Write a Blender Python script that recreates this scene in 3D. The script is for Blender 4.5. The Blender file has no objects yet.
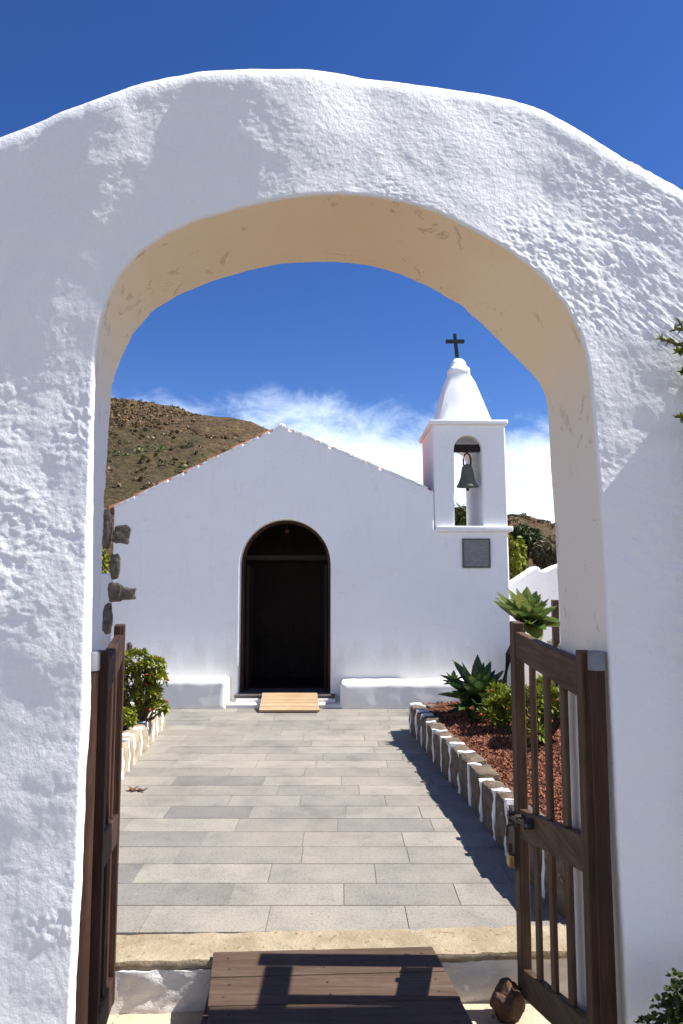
import bpy, bmesh, math, random
import numpy as np
from mathutils import Vector, Matrix

random.seed(7)
R = math.radians
S = bpy.context.scene
COL = S.collection

# ------------------------------------------------------------------ camera model
F, CX, CY = 700.0, 341.5, 512.0
CAMZ = 1.75
PITCH = math.atan((580.0 - 512.0) / F)
CP, SP = math.cos(PITCH), math.sin(PITCH)

def P(u, v, D):
    """world point seen at pixel u,v at distance D (metres along +Y)"""
    x = (u - CX) / F; yc = (CY - v) / F
    Y = CP - yc * SP; Z = SP + yc * CP
    k = D / Y
    return Vector((x * k, D, CAMZ + Z * k))

def G(u, v, z):
    """world point where pixel u,v meets the height z"""
    x = (u - CX) / F; yc = (CY - v) / F
    Y = CP - yc * SP; Z = SP + yc * CP
    k = (z - CAMZ) / Z
    return Vector((x * k, Y * k, z))

# ------------------------------------------------------------------ noise (numpy)
_rng = np.random.RandomState(3)
_perm = np.concatenate([_rng.permutation(512)] * 3)
_g = _rng.normal(size=(512, 3)); _g /= np.linalg.norm(_g, axis=1)[:, None]

def pnoise(p):
    p = np.asarray(p, float)
    i = np.floor(p).astype(int); f = p - i
    w = f * f * f * (f * (f * 6 - 15) + 10)
    i &= 511
    out = 0
    for dx in (0, 1):
        for dy in (0, 1):
            for dz in (0, 1):
                h = _perm[_perm[_perm[(i[:, 0] + dx) & 511] + ((i[:, 1] + dy) & 511)] + ((i[:, 2] + dz) & 511)]
                g = _g[h]
                d = f - np.array((dx, dy, dz))
                wt = (w[:, 0] if dx else 1 - w[:, 0]) * (w[:, 1] if dy else 1 - w[:, 1]) * (w[:, 2] if dz else 1 - w[:, 2])
                out = out + wt * (g * d).sum(1)
    return out * 1.6

def fbm(p, octv=4, gain=0.5, lac=2.03):
    p = np.asarray(p, float); a = 1.0; o = 0
    for k in range(octv):
        o = o + a * pnoise(p + k * 17.3); p = p * lac; a *= gain
    return o

def sstep(a, b, x):
    t = np.clip((x - a) / (b - a), 0, 1)
    return t * t * (3 - 2 * t)

# ------------------------------------------------------------------ mesh helpers
class MB:
    def __init__(s): s.v = []; s.f = []; s.m = []
    def add(s, vs, fs, mi=0):
        o = len(s.v)
        s.v.extend([tuple(v) for v in vs])
        s.f.extend([tuple(i + o for i in f) for f in fs])
        s.m.extend([mi] * len(fs))
    def hexa(s, c, mi=0):
        """c: 8 corners, bottom ring then top ring"""
        s.add(c, [(3, 2, 1, 0), (4, 5, 6, 7), (0, 1, 5, 4), (1, 2, 6, 5), (2, 3, 7, 6), (3, 0, 4, 7)], mi)
    def box(s, x0, x1, y0, y1, z0, z1, mi=0):
        s.hexa([(x0, y0, z0), (x1, y0, z0), (x1, y1, z0), (x0, y1, z0), (x0, y0, z1), (x1, y0, z1), (x1, y1, z1), (x0, y1, z1)], mi)
    def lathe(s, prof, c=(0, 0, 0), n=24, mi=0, sq=0.0, rot=0.0):
        """prof: list of (r,z); sq>0 squares the section"""
        vs = []
        for r, z in prof:
            for k in range(n):
                a = 2 * math.pi * k / n + rot
                q = 1.0
                if sq:
                    b = (a - rot + math.pi / 4) % (math.pi / 2) - math.pi / 4
                    q = (1 - sq) + sq / math.cos(b) * 0.93
                vs.append((c[0] + r * q * math.cos(a), c[1] + r * q * math.sin(a), c[2] + z))
        fs = []
        for i in range(len(prof) - 1):
            for k in range(n):
                k2 = (k + 1) % n
                fs.append((i * n + k, i * n + k2, (i + 1) * n + k2, (i + 1) * n + k))
        fs.append(tuple(range(n))[::-1]); fs.append(tuple((len(prof) - 1) * n + k for k in range(n)))
        s.add(vs, fs, mi)
    def tube(s, pts, rad, n=8, mi=0):
        pts = [Vector(p) for p in pts]
        if not hasattr(rad, '__len__'): rad = [rad] * len(pts)
        vs = []; up = Vector((0.13, 0.21, 1)).normalized()
        for i, p in enumerate(pts):
            t = (pts[min(i + 1, len(pts) - 1)] - pts[max(i - 1, 0)]).normalized()
            if abs(t.dot(up)) > 0.97: a = t.cross(Vector((1, 0, 0))).normalized()
            else: a = t.cross(up).normalized()
            b = t.cross(a)
            for k in range(n):
                th = 2 * math.pi * k / n
                vs.append(p + (a * math.cos(th) + b * math.sin(th)) * rad[i])
        fs = []
        for i in range(len(pts) - 1):
            for k in range(n):
                k2 = (k + 1) % n
                fs.append((i * n + k2, i * n + k, (i + 1) * n + k, (i + 1) * n + k2))
        fs.append(tuple(range(n))); fs.append(tuple((len(pts) - 1) * n + k for k in range(n))[::-1])
        s.add(vs, fs, mi)
    def rock(s, c, r, seed=0, mi=0, sub=3, rough=0.25, flat=None):
        bm = bmesh.new(); bmesh.ops.create_icosphere(bm, subdivisions=sub, radius=1)
        co = np.array([v.co[:] for v in bm.verts])
        n = 1 + rough * fbm(co * 1.3 + seed * 7.7, 3)
        co = co * n[:, None]
        if flat: co = np.sign(co) * np.abs(co) ** flat
        co = co * np.array(r) + np.array(c)
        fs = [tuple(v.index for v in f.verts) for f in bm.faces]
        bm.free(); s.add(co.tolist(), fs, mi)

def obj(name, mb, mats, parent=None, origin=(0, 0, 0), smooth=None, bevel=0.0, segs=2):
    me = bpy.data.meshes.new(name)
    o_ = Vector(origin)
    me.from_pydata([tuple(Vector(v) - o_) for v in mb.v], [], mb.f)
    if not isinstance(mats, (list, tuple)): mats = [mats]
    for m in mats: me.materials.append(m)
    me.polygons.foreach_set('material_index', mb.m)
    if bevel:
        bm = bmesh.new(); bm.from_mesh(me)
        bmesh.ops.bevel(bm, geom=[e for e in bm.edges], offset=bevel, segments=segs, profile=0.5, affect='EDGES', clamp_overlap=True)
        bm.to_mesh(me); bm.free()
    if smooth is None: me.polygons.foreach_set('use_smooth', np.zeros(len(me.polygons), bool))
    if smooth is not None:
        me.shade_smooth() if smooth >= 180 else sm_angle(me, smooth)
    me.validate(); me.update()
    o = bpy.data.objects.new(name, me); COL.objects.link(o)
    if parent is not None: o.parent = parent
    else: o.location = o_
    return o

def sm_angle(me, deg):
    bm = bmesh.new(); bm.from_mesh(me)
    for f in bm.faces: f.smooth = True
    for e in bm.edges:
        e.smooth = len(e.link_faces) == 2 and e.calc_face_angle(0) < R(deg)
    bm.to_mesh(me); bm.free()

def npmesh(name, V, Fq, mats, parent=None, smooth=True, mi=None, attr=None):
    """fast mesh from numpy verts and equal-size faces"""
    V = np.asarray(V, np.float32); Fq = np.asarray(Fq, np.int32)
    k = Fq.shape[1]
    me = bpy.data.meshes.new(name)
    me.vertices.add(len(V)); me.vertices.foreach_set('co', V.ravel())
    me.loops.add(Fq.size); me.loops.foreach_set('vertex_index', Fq.ravel())
    me.polygons.add(len(Fq)); me.polygons.foreach_set('loop_start', np.arange(0, Fq.size, k, dtype=np.int32))
    if not isinstance(mats, (list, tuple)): mats = [mats]
    for m in mats: me.materials.append(m)
    if mi is not None: me.polygons.foreach_set('material_index', np.asarray(mi, np.int32))
    me.polygons.foreach_set('use_smooth', np.full(len(Fq), bool(smooth)))
    if attr is not None:
        a = me.attributes.new('rnd', 'FLOAT', 'FACE'); a.data.foreach_set('value', np.asarray(attr, np.float32))
    me.update(calc_edges=True); me.validate()
    o = bpy.data.objects.new(name, me); COL.objects.link(o)
    if parent is not None: o.parent = parent
    return o

def thing(name, label, cat, loc=(0, 0, 0), rz=0, group=None):
    o = bpy.data.objects.new(name, None); COL.objects.link(o)
    o.empty_display_size = 0.1
    o.location = loc; o.rotation_euler = (0, 0, rz)
    return tag(o, label, cat, group)

def tag(o, label, cat, group=None):
    o['label'] = label; o['category'] = cat
    if group: o['group'] = group
    return o

def struct(o, label=None, kind='structure'):
    o['kind'] = kind
    if label: o['label'] = label
    return o

def plate(outer, holes, y0, y1, bevel=0.0):
    """upright plate in XZ with holes; returns MB (world coords)"""
    cu = bpy.data.curves.new('tmp', 'CURVE'); cu.dimensions = '2D'; cu.fill_mode = 'BOTH'
    cu.extrude = (y1 - y0) / 2 - bevel; cu.bevel_depth = bevel; cu.offset = -bevel; cu.bevel_resolution = 2
    for poly in [outer] + list(holes):
        sp = cu.splines.new('POLY'); sp.points.add(len(poly) - 1)
        for p, q in zip(sp.points, poly): p.co = (q[0], q[1], 0, 1)
        sp.use_cyclic_u = True
    o = bpy.data.objects.new('tmp', cu); COL.objects.link(o)
    dg = bpy.context.evaluated_depsgraph_get()
    me = bpy.data.meshes.new_from_object(o.evaluated_get(dg))
    mb = MB()
    mb.add([(v.co.x, (y0 + y1) / 2 - v.co.z, v.co.y) for v in me.vertices], [tuple(p.vertices) for p in me.polygons])
    bpy.data.objects.remove(o); bpy.data.curves.remove(cu); bpy.data.meshes.remove(me)
    return mb

# ------------------------------------------------------------------ materials
def new_mat(name):
    m = bpy.data.materials.new(name); m.use_nodes = True
    nt = m.node_tree; b = nt.nodes['Principled BSDF']
    b.inputs['Specular IOR Level'].default_value = 0.3
    return m, nt, b

def N(nt, t, **kw):
    n = nt.nodes.new(t)
    for k, v in kw.items():
        if k in ('operation', 'blend_type', 'data_type', 'feature', 'attribute_name', 'wave_type', 'bands_direction', 'noise_dimensions', 'distance'):
            setattr(n, k, v)
    return n

def coords(nt, scale=(1, 1, 1), kind='Object'):
    tc = N(nt, 'ShaderNodeTexCoord'); mp = N(nt, 'ShaderNodeMapping')
    mp.inputs['Scale'].default_value = scale
    nt.links.new(tc.outputs[kind], mp.inputs['Vector'])
    return mp.outputs['Vector']

def noise(nt, vec, sc, det=4, rough=0.55, dist=0.0):
    n = N(nt, 'ShaderNodeTexNoise'); n.inputs['Scale'].default_value = sc
    n.inputs['Detail'].default_value = det; n.inputs['Roughness'].default_value = rough
    n.inputs['Distortion'].default_value = dist
    nt.links.new(vec, n.inputs['Vector']); return n.outputs['Fac']

def ramp(nt, fac, stops):
    r = N(nt, 'ShaderNodeValToRGB'); e = r.color_ramp.elements
    while len(e) < len(stops): e.new(0.5)
    for el, (p, c) in zip(e, stops):
        el.position = p; el.color = (c[0], c[1], c[2], 1) if hasattr(c, '__len__') else (c, c, c, 1)
    nt.links.new(fac, r.inputs['Fac']); return r.outputs['Color']

def mixc(nt, fac, a, b, blend='MIX'):
    m = N(nt, 'ShaderNodeMix', data_type='RGBA', blend_type=blend)
    for i, v in ((0, fac), (6, a), (7, b)):
        if hasattr(v, 'is_linked') or hasattr(v, 'links'): nt.links.new(v, m.inputs[i])
        elif i == 0: m.inputs[0].default_value = v
        else: m.inputs[i].default_value = (v[0], v[1], v[2], 1)
    return m.outputs[2]

def bump(nt, b, h, dist, strength=1.0, prev=None):
    n = N(nt, 'ShaderNodeBump'); n.inputs['Distance'].default_value = dist; n.inputs['Strength'].default_value = strength
    nt.links.new(h, n.inputs['Height'])
    if prev is not None: nt.links.new(prev, n.inputs['Normal'])
    nt.links.new(n.outputs['Normal'], b.inputs['Normal']); return n.outputs['Normal']

def simple(name, c0, c1, sc=8, rough=0.85, bd=0.002, bs=40, stretch=(1, 1, 1), spots=None, metal=0):
    m, nt, b = new_mat(name)
    v = coords(nt, stretch)
    col = ramp(nt, noise(nt, v, sc, 5, 0.6), [(0.3, c0), (0.7, c1)])
    if spots:
        sc2, thr, cs = spots
        col = mixc(nt, ramp(nt, noise(nt, v, sc2, 3, 0.6), [(thr, 0.0), (thr + 0.06, 1.0)]), col, cs)
    nt.links.new(col, b.inputs['Base Color'])
    b.inputs['Roughness'].default_value = rough; b.inputs['Metallic'].default_value = metal
    if bd: bump(nt, b, noise(nt, v, bs, 5, 0.65), bd)
    return m

def plaster(name, base, stain, bd=0.004, bs=14, stain_amt=0.5):
    m, nt, b = new_mat(name)
    v = coords(nt)
    lo = noise(nt, v, 1.3, 5, 0.6)
    col = mixc(nt, ramp(nt, lo, [(0.35, 0.0), (0.75, stain_amt)]), base, stain)
    # little scuffs and hair cracks
    sp = noise(nt, v, 7.0, 6, 0.7, 0.8)
    col = mixc(nt, ramp(nt, sp, [(0.72, 0.0), (0.80, 0.35)]), col, (stain[0] * .6, stain[1] * .55, stain[2] * .5))
    nt.links.new(col, b.inputs['Base Color'])
    b.inputs['Roughness'].default_value = 0.9
    n1 = bump(nt, b, noise(nt, v, bs, 6, 0.6), bd)
    bump(nt, b, noise(nt, v, bs * 9, 4, 0.6), bd * 0.22, prev=n1)
    return m

M = {}
M['plaster'] = plaster('plaster', (.80, .80, .80), (.75, .745, .735), 0.0045, 60, 0.4)
M['plaster_soffit'] = plaster('plaster_soffit', (.89, .76, .57), (.85, .69, .48), 0.002, 16, 0.8)  # warm ground bounce is mixed into this cream tone
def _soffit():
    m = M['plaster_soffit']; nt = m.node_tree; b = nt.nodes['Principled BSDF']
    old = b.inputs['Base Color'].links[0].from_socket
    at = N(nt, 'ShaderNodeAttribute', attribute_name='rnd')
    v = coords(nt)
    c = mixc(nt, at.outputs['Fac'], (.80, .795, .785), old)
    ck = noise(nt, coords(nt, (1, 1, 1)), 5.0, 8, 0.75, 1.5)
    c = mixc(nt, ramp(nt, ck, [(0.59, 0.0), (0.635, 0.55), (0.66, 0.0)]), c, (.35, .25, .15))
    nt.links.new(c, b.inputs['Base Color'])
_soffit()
M['plaster_chapel'] = plaster('plaster_chapel', (.86, .86, .86), (.80, .80, .79), 0.003, 9)
def _dirt():
    m = M['plaster_chapel']; nt = m.node_tree; b = nt.nodes['Principled BSDF']
    old = b.inputs['Base Color'].links[0].from_socket
    v = coords(nt); sp = N(nt, 'ShaderNodeSeparateXYZ'); nt.links.new(v, sp.inputs[0])
    ad = N(nt, 'ShaderNodeMath', operation='MULTIPLY_ADD'); nt.links.new(noise(nt, coords(nt, (1, 1, .35)), 5, 5, .65), ad.inputs[0]); ad.inputs[1].default_value = -1.0; nt.links.new(sp.outputs[2], ad.inputs[2])
    f = ramp(nt, ad.outputs[0], [(0.0, .28), (0.25, 0.0)])
    c = mixc(nt, f, old, (.50, .43, .34))
    st = noise(nt, coords(nt, (6, 6, .5)), 2.2, 5, .6)
    c = mixc(nt, ramp(nt, st, [(0.56, 0.0), (0.75, .22)]), c, (.62, .61, .58))
    c = mixc(nt, ramp(nt, noise(nt, v, 1.7, 6, .7, .8), [(0.55, 0.0), (0.60, .10)]), c, (.70, .68, .64))
    crk = N(nt, 'ShaderNodeTexVoronoi', feature='DISTANCE_TO_EDGE'); crk.inputs['Scale'].default_value = 1.1
    wv = N(nt, 'ShaderNodeVectorMath', operation='ADD'); nz_ = N(nt, 'ShaderNodeTexNoise'); nz_.inputs['Scale'].default_value = 3.0
    nt.links.new(v, nz_.inputs['Vector']); nt.links.new(v, wv.inputs[0]); nt.links.new(nz_.outputs['Color'], wv.inputs[1]); nt.links.new(wv.outputs[0], crk.inputs['Vector'])
    c = mixc(nt, ramp(nt, crk.outputs['Distance'], [(0.0, .16), (0.006, 0.0)]), c, (.35, .32, .28))
    nt.links.new(c, b.inputs['Base Color'])
_dirt()
M['plaster_bench'] = plaster('plaster_bench', (.80, .79, .77), (.70, .67, .62), 0.003, 9, 0.5)

def wood(name, c0, c1, c2, axis, rough=0.75):
    m, nt, b = new_mat(name)
    st = [14, 14, 14]; st[axis] = 0.9
    v = coords(nt, tuple(st))
    g = noise(nt, v, 3.2, 7, 0.65, 0.6)
    col = ramp(nt, g, [(0.25, c0), (0.5, c1), (0.78, c2)])
    v2 = coords(nt, (1, 1, 1))
    col = mixc(nt, ramp(nt, noise(nt, v2, 4, 4, 0.6), [(0.4, 0.0), (0.75, 0.6)]), col, c0)
    wear = noise(nt, coords(nt, tuple(q * .35 for q in st)), 4.0, 6, 0.7, 0.5)
    col = mixc(nt, ramp(nt, wear, [(0.50, 0.0), (0.72, 0.55)]), col, (c2[0] * 1.25, c2[1] * 1.35, c2[2] * 1.5))
    nt.links.new(col, b.inputs['Base Color']); b.inputs['Roughness'].default_value = rough
    bump(nt, b, g, 0.006)
    return m
WB = ((.037, .020, .011), (.092, .051, .027), (.16, .094, .053))
WR = ((.014, .006, .0035), (.042, .017, .009), (.095, .042, .022))
M['wood_u'] = wood('gate_wood_along', *WB, 0); M['wood_z'] = wood('gate_wood_upright', *WB, 2)
M['red_u'] = wood('red_wood_along', *WR, 0); M['red_z'] = wood('red_wood_upright', *WR, 2)
M['deck'] = wood('ramp_wood', (.052, .030, .019), (.095, .058, .036), (.14, .092, .06), 0, 0.6)
M['pale_wood'] = wood('pale_wood', (.30, .19, .10), (.42, .28, .16), (.50, .35, .21), 0, 0.7)
M['door_wood'] = wood('door_wood', (.020, .007, .004), (.05, .018, .010), (.085, .032, .017), 2)
M['dark_wood'] = wood('dark_wood', (.008, .005, .004), (.016, .009, .006), (.028, .015, .010), 2)
M['metal_cap'] = simple('cap_metal', (.13, .13, .14), (.20, .205, .22), 12, 0.5, 0.0005)
M['iron'] = simple('iron', (.025, .02, .018), (.06, .045, .035), 30, 0.6, 0.0008, 120)
M['brass'] = simple('padlock_brass', (.25, .17, .07), (.35, .25, .12), 20, 0.4, 0, metal=0.8)
M['bronze'] = simple('bell_bronze', (.10, .11, .085), (.17, .18, .14), 9, 0.55, 0.0006, 60, metal=0.35)
M['cross'] = simple('cross_iron', (.018, .024, .022), (.03, .04, .036), 20, 0.6, 0)
M['plaque'] = simple('plaque_slate', (.15, .15, .155), (.25, .25, .25), 26, 0.55, 0.003, 40, (1, 1, 3.2))
M['concrete'] = simple('landing_concrete', (.42, .34, .24), (.58, .47, .34), 5, 0.9, 0.004, 50, spots=(60, .62, (.22, .17, .12)))
M['coping'] = simple('coping_stone', (.25, .195, .12), (.40, .33, .225), 7, 0.9, 0.006, 60, spots=(38, .60, (.24, .16, .085)))
M['riser'] = plaster('riser_plaster', (.78, .76, .73), (.60, .56, .51), 0.010, 22, 0.7)
M['forecourt'] = simple('forecourt_ground', (.12, .098, .075), (.18, .145, .11), 0.9, 0.95, 0.006, 30)
M['terrace'] = simple('terrace_soil', (.16, .11, .07), (.26, .18, .12), 3, 0.95, 0.02, 12)
M['kerb_stone'] = simple('kerb_stone', (.075, .055, .038), (.19, .145, .10), 12, 0.9, 0.012, 25, spots=(16, .62, (.26, .22, .17)))
M['kerb_pale'] = simple('pale_kerb_stone', (.26, .205, .13), (.42, .35, .25), 9, 0.9, 0.01, 25)
M['mortar'] = simple('white_mortar', (.72, .72, .71), (.82, .82, .81), 12, 0.9, 0.004, 40)
M['gravel_bed'] = simple('red_gravel_base', (.08, .026, .014), (.18, .06, .032), 40, 0.95, 0.012, 70)
M['quoin'] = simple('quoin_stone', (.05, .042, .035), (.17, .14, .11), 14, 0.9, 0.012, 30)
M['rock'] = simple('field_rock', (.07, .04, .025), (.17, .10, .06), 9, 0.92, 0.012, 30)
M['tile'] = simple('roof_tile', (.26, .10, .055), (.42, .19, .10), 7, 0.85, 0.004, 40)
M['slab'] = simple('threshold_slab', (.07, .065, .06), (.12, .11, .10), 12, 0.7, 0.002)
M['bark'] = simple('bark', (.06, .045, .03), (.14, .11, .08), 20, 0.95, 0.006, 60)
M['stem'] = simple('agave_stem', (.05, .038, .026), (.13, .10, .07), 18, 0.95, 0.01, 30, (1, 1, 3))
M['flower'] = simple('red_flower', (.45, .03, .015), (.60, .09, .02), 20, 0.6, 0)
M['dryleaf'] = simple('dry_leaf', (.09, .03, .015), (.16, .06, .03), 20, 0.8, 0)
M['stonewall'] = simple('rubble_wall_stone', (.20, .17, .14), (.40, .36, .31), 7, 0.9, 0.03, 6)

def leafmat(name, cols, rough=0.5, trans=0.18):
    m, nt, b = new_mat(name)
    at = N(nt, 'ShaderNodeAttribute', attribute_name='rnd')
    n = len(cols)
    col = ramp(nt, at.outputs['Fac'], [((i + .0) / max(n - 1, 1), c) for i, c in enumerate(cols)])
    nt.links.new(col, b.inputs['Base Color']); b.inputs['Roughness'].default_value = rough
    tr = N(nt, 'ShaderNodeBsdfTranslucent'); nt.links.new(col, tr.inputs['Color'])
    mx = N(nt, 'ShaderNodeMixShader'); mx.inputs[0].default_value = trans
    nt.links.new(b.outputs[0], mx.inputs[1]); nt.links.new(tr.outputs[0], mx.inputs[2])
    nt.links.new(mx.outputs[0], nt.nodes['Material Output'].inputs['Surface'])
    return m
M['leaf_olive'] = leafmat('leaf_olive', [(.10, .14, .010), (.19, .22, .016), (.28, .28, .026), (.15, .19, .014)])
M['leaf_yellow'] = leafmat('leaf_yellowgreen', [(.09, .13, .012), (.18, .22, .018), (.27, .29, .025), (.14, .18, .016)])
M['leaf_dark'] = leafmat('leaf_dark', [(.025, .04, .010), (.05, .07, .016), (.085, .10, .022), (.035, .055, .012)])
M['leaf_brown'] = leafmat('leaf_scrub_brown', [(.06, .055, .028), (.11, .09, .045), (.15, .12, .06), (.08, .08, .03)])
M['leaf_hill'] = leafmat('leaf_hill', [(.05, .05, .016), (.12, .088, .038), (.18, .12, .058), (.23, .155, .085), (.085, .105, .02)])
M['agave'] = leafmat('agave_leaf', [(.07, .13, .035), (.13, .20, .05), (.20, .26, .07), (.30, .32, .09)], 0.42, 0.2)

# paving: per-slab tone comes from the slab's own attribute
def paving():
    m, nt, b = new_mat('basalt_paving')
    v = coords(nt)
    at = N(nt, 'ShaderNodeAttribute', attribute_name='rnd')
    base = ramp(nt, at.outputs['Fac'], [(0.0, (.175, .166, .155)), (0.08, (.20, .189, .174)), (0.20, (.222, .206, .183)), (0.7, (.26, .24, .208)), (1.0, (.295, .27, .232))])
    col = mixc(nt, 0.55, base, ramp(nt, noise(nt, v, 3.0, 6, 0.65), [(0.28, (.42, .42, .43)), (0.5, (.95, .94, .92)), (0.72, (1.3, 1.24, 1.14))]), 'MULTIPLY')
    col = mixc(nt, 0.55, col, ramp(nt, noise(nt, v, 75, 4, 0.7), [(0.34, (.35, .35, .35)), (0.45, (1, 1, 1)), (0.7, (1.2, 1.2, 1.17))]), 'MULTIPLY')
    # dust lying over it
    col = mixc(nt, ramp(nt, noise(nt, v, 1.1, 5, 0.6), [(0.45, 0.0), (0.75, 0.35)]), col, (.33, .28, .21))
    col = mixc(nt, ramp(nt, noise(nt, v, 6.5, 7, 0.72, .6), [(0.56, 0.0), (0.74, 0.45)]), col, (.12, .11, .098))
    nt.links.new(col, b.inputs['Base Color']); b.inputs['Roughness'].default_value = 0.82
    bump(nt, b, noise(nt, v, 120, 4, 0.7), 0.003)
    return m
M['paving'] = paving()
M['joint'] = simple('paving_joint', (.17, .155, .13), (.24, .22, .18), 20, 0.95, 0)

def hillmat():
    m, nt, b = new_mat('hill_soil')
    v = coords(nt)
    c = ramp(nt, noise(nt, v, .42, 10, 0.78), [(0.32, (.06, .04, .017)), (0.46, (.17, .10, .044)), (0.58, (.24, .145, .065)), (0.72, (.36, .235, .125))])
    sp_ = N(nt, 'ShaderNodeSeparateXYZ'); nt.links.new(v, sp_.inputs[0])
    belt = N(nt, 'ShaderNodeMath', operation='MULTIPLY_ADD'); nt.links.new(noise(nt, v, .06, 5, 0.65), belt.inputs[0]); belt.inputs[1].default_value = 26.0; nt.links.new(sp_.outputs[2], belt.inputs[2])
    bf = N(nt, 'ShaderNodeMath', operation='DIVIDE'); nt.links.new(belt.outputs[0], bf.inputs[0]); bf.inputs[1].default_value = 50.0
    c = mixc(nt, ramp(nt, bf.outputs[0], [(0.42, 0.0), (0.49, 0.55), (0.55, 0.5), (0.60, 0.0)]), c, (.075, .072, .022))
    c = mixc(nt, ramp(nt, noise(nt, v, 2.2, 5, 0.8), [(0.46, 0.0), (0.56, 0.8)]), c, (.028, .028, .011))
    nt.links.new(c, b.inputs['Base Color']); b.inputs['Roughness'].default_value = 0.95
    bump(nt, b, noise(nt, v, .6, 8, 0.75), 1.8)
    return m
M['hill'] = hillmat()

# ------------------------------------------------------------------ sun and sky
EL = R(52)
AZ_OFF = R(0.3)                     # sun stands almost square to the right, in line with the chapel front
sd = Vector((math.cos(EL) * math.cos(AZ_OFF), -math.cos(EL) * math.sin(AZ_OFF), math.sin(EL)))
L = bpy.data.lights.new('sun', 'SUN'); L.energy = 4.8; L.angle = R(0.53); L.color = (1.0, 0.965, 0.91)
lo = bpy.data.objects.new('sun', L); COL.objects.link(lo)
lo.rotation_euler = (-sd).to_track_quat('-Z', 'Y').to_euler(); lo.location = (20, -3, 25)

W = bpy.data.worlds.new('World'); S.world = W; W.use_nodes = True
nt = W.node_tree; bg = nt.nodes['Background']
sky = nt.nodes.new('ShaderNodeTexSky'); sky.sky_type = 'NISHITA'; sky.sun_disc = False
sky.sun_elevation = EL; sky.sun_rotation = math.atan2(sd.x, sd.y)
sky.altitude = 1500; sky.air_density = 1.0; sky.dust_density = 0.35; sky.ozone_density = 4.0
tc = nt.nodes.new('ShaderNodeTexCoord')
sep = nt.nodes.new('ShaderNodeSeparateXYZ'); nt.links.new(tc.outputs['Generated'], sep.inputs[0])
def mth(op, a, b=None):
    n = nt.nodes.new('ShaderNodeMath'); n.operation = op
    for i, v in enumerate((a, b)):
        if v is None: continue
        if hasattr(v, 'links'): nt.links.new(v, n.inputs[i])
        else: n.inputs[i].default_value = v
    return n.outputs[0]
hyp = mth('SQRT', mth('ADD', mth('MULTIPLY', sep.outputs[0], sep.outputs[0]), mth('MULTIPLY', sep.outputs[1], sep.outputs[1])))
tanel = mth('DIVIDE', sep.outputs[2], mth('MAXIMUM', hyp, 0.05))
mp = nt.nodes.new('ShaderNodeMapping'); mp.inputs['Scale'].default_value = (1, 1, 1.7); mp.inputs['Location'].default_value = (3.1, 0.4, 0.0)
nt.links.new(tc.outputs['Generated'], mp.inputs['Vector'])
big = noise(nt, mp.outputs[0], 2.6, 3, 0.5); fine = noise(nt, mp.outputs[0], 11, 9, 0.62, 0.4)
edge = mth('ADD', mth('ADD', mth('ADD', 0.235, mth('MULTIPLY', mth('MAXIMUM', mth('MULTIPLY', sep.outputs[1], -1.0), 0.0), 0.26)), mth('MULTIPLY', mth('SUBTRACT', big, 0.5), 0.30)), mth('MULTIPLY', mth('SUBTRACT', fine, 0.5), 0.24))  # cloud tops raised behind the camera, added as fill for shaded fronts
mr = nt.nodes.new('ShaderNodeMapRange'); mr.interpolation_type = 'SMOOTHSTEP'
nt.links.new(mth('SUBTRACT', edge, tanel), mr.inputs['Value'])
mr.inputs['From Min'].default_value = -0.035; mr.inputs['From Max'].default_value = 0.11
hs = nt.nodes.new('ShaderNodeHueSaturation'); hs.inputs['Saturation'].default_value = 1.24; hs.inputs['Value'].default_value = 0.76; hs.inputs['Hue'].default_value = 0.515
nt.links.new(sky.outputs[0], hs.inputs['Color'])
cloudc = ramp(nt, noise(nt, mp.outputs[0], 6, 6, 0.6), [(0.3, (.62, .74, .92)), (0.65, (.76, .87, 1.0))])  # blue pushed into the clouds to cool their fill on shaded walls
vm = nt.nodes.new('ShaderNodeVectorMath'); vm.operation = 'SCALE'; vm.inputs['Scale'].default_value = 8.6
nt.links.new(cloudc, vm.inputs[0])
mx = mixc(nt, mr.outputs[0], hs.outputs[0], vm.outputs[0])
nt.links.new(mx, bg.inputs['Color']); bg.inputs['Strength'].default_value = 0.10

S.view_settings.view_transform = 'Standard'; S.view_settings.look = 'None'
S.view_settings.exposure = 0.98; S.view_settings.gamma = 1.0
S.cycles.max_bounces = 10; S.cycles.diffuse_bounces = 6; S.cycles.use_denoising = True; S.cycles.denoising_prefilter = 'ACCURATE'
S.cycles.sample_clamp_indirect = 8

cam = bpy.data.cameras.new('camera'); co = bpy.data.objects.new('camera', cam); COL.objects.link(co)
co.location = (0, 0, CAMZ); co.rotation_euler = (math.pi / 2 + PITCH, 0, 0)
cam.sensor_fit = 'VERTICAL'; cam.sensor_height = 36; cam.lens = F / 1024 * 36
cam.shift_x = 0.0; cam.clip_end = 3000; cam.clip_start = 0.05
S.camera = co

# ------------------------------------------------------------------ key distances
DF, DB = 2.05, 2.48          # entrance arch, front and back
DR = 3.06                    # riser
ZP = 0.20                    # path level
DCH = 8.95                   # chapel front
DBN = 8.64                   # bench front

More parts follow.
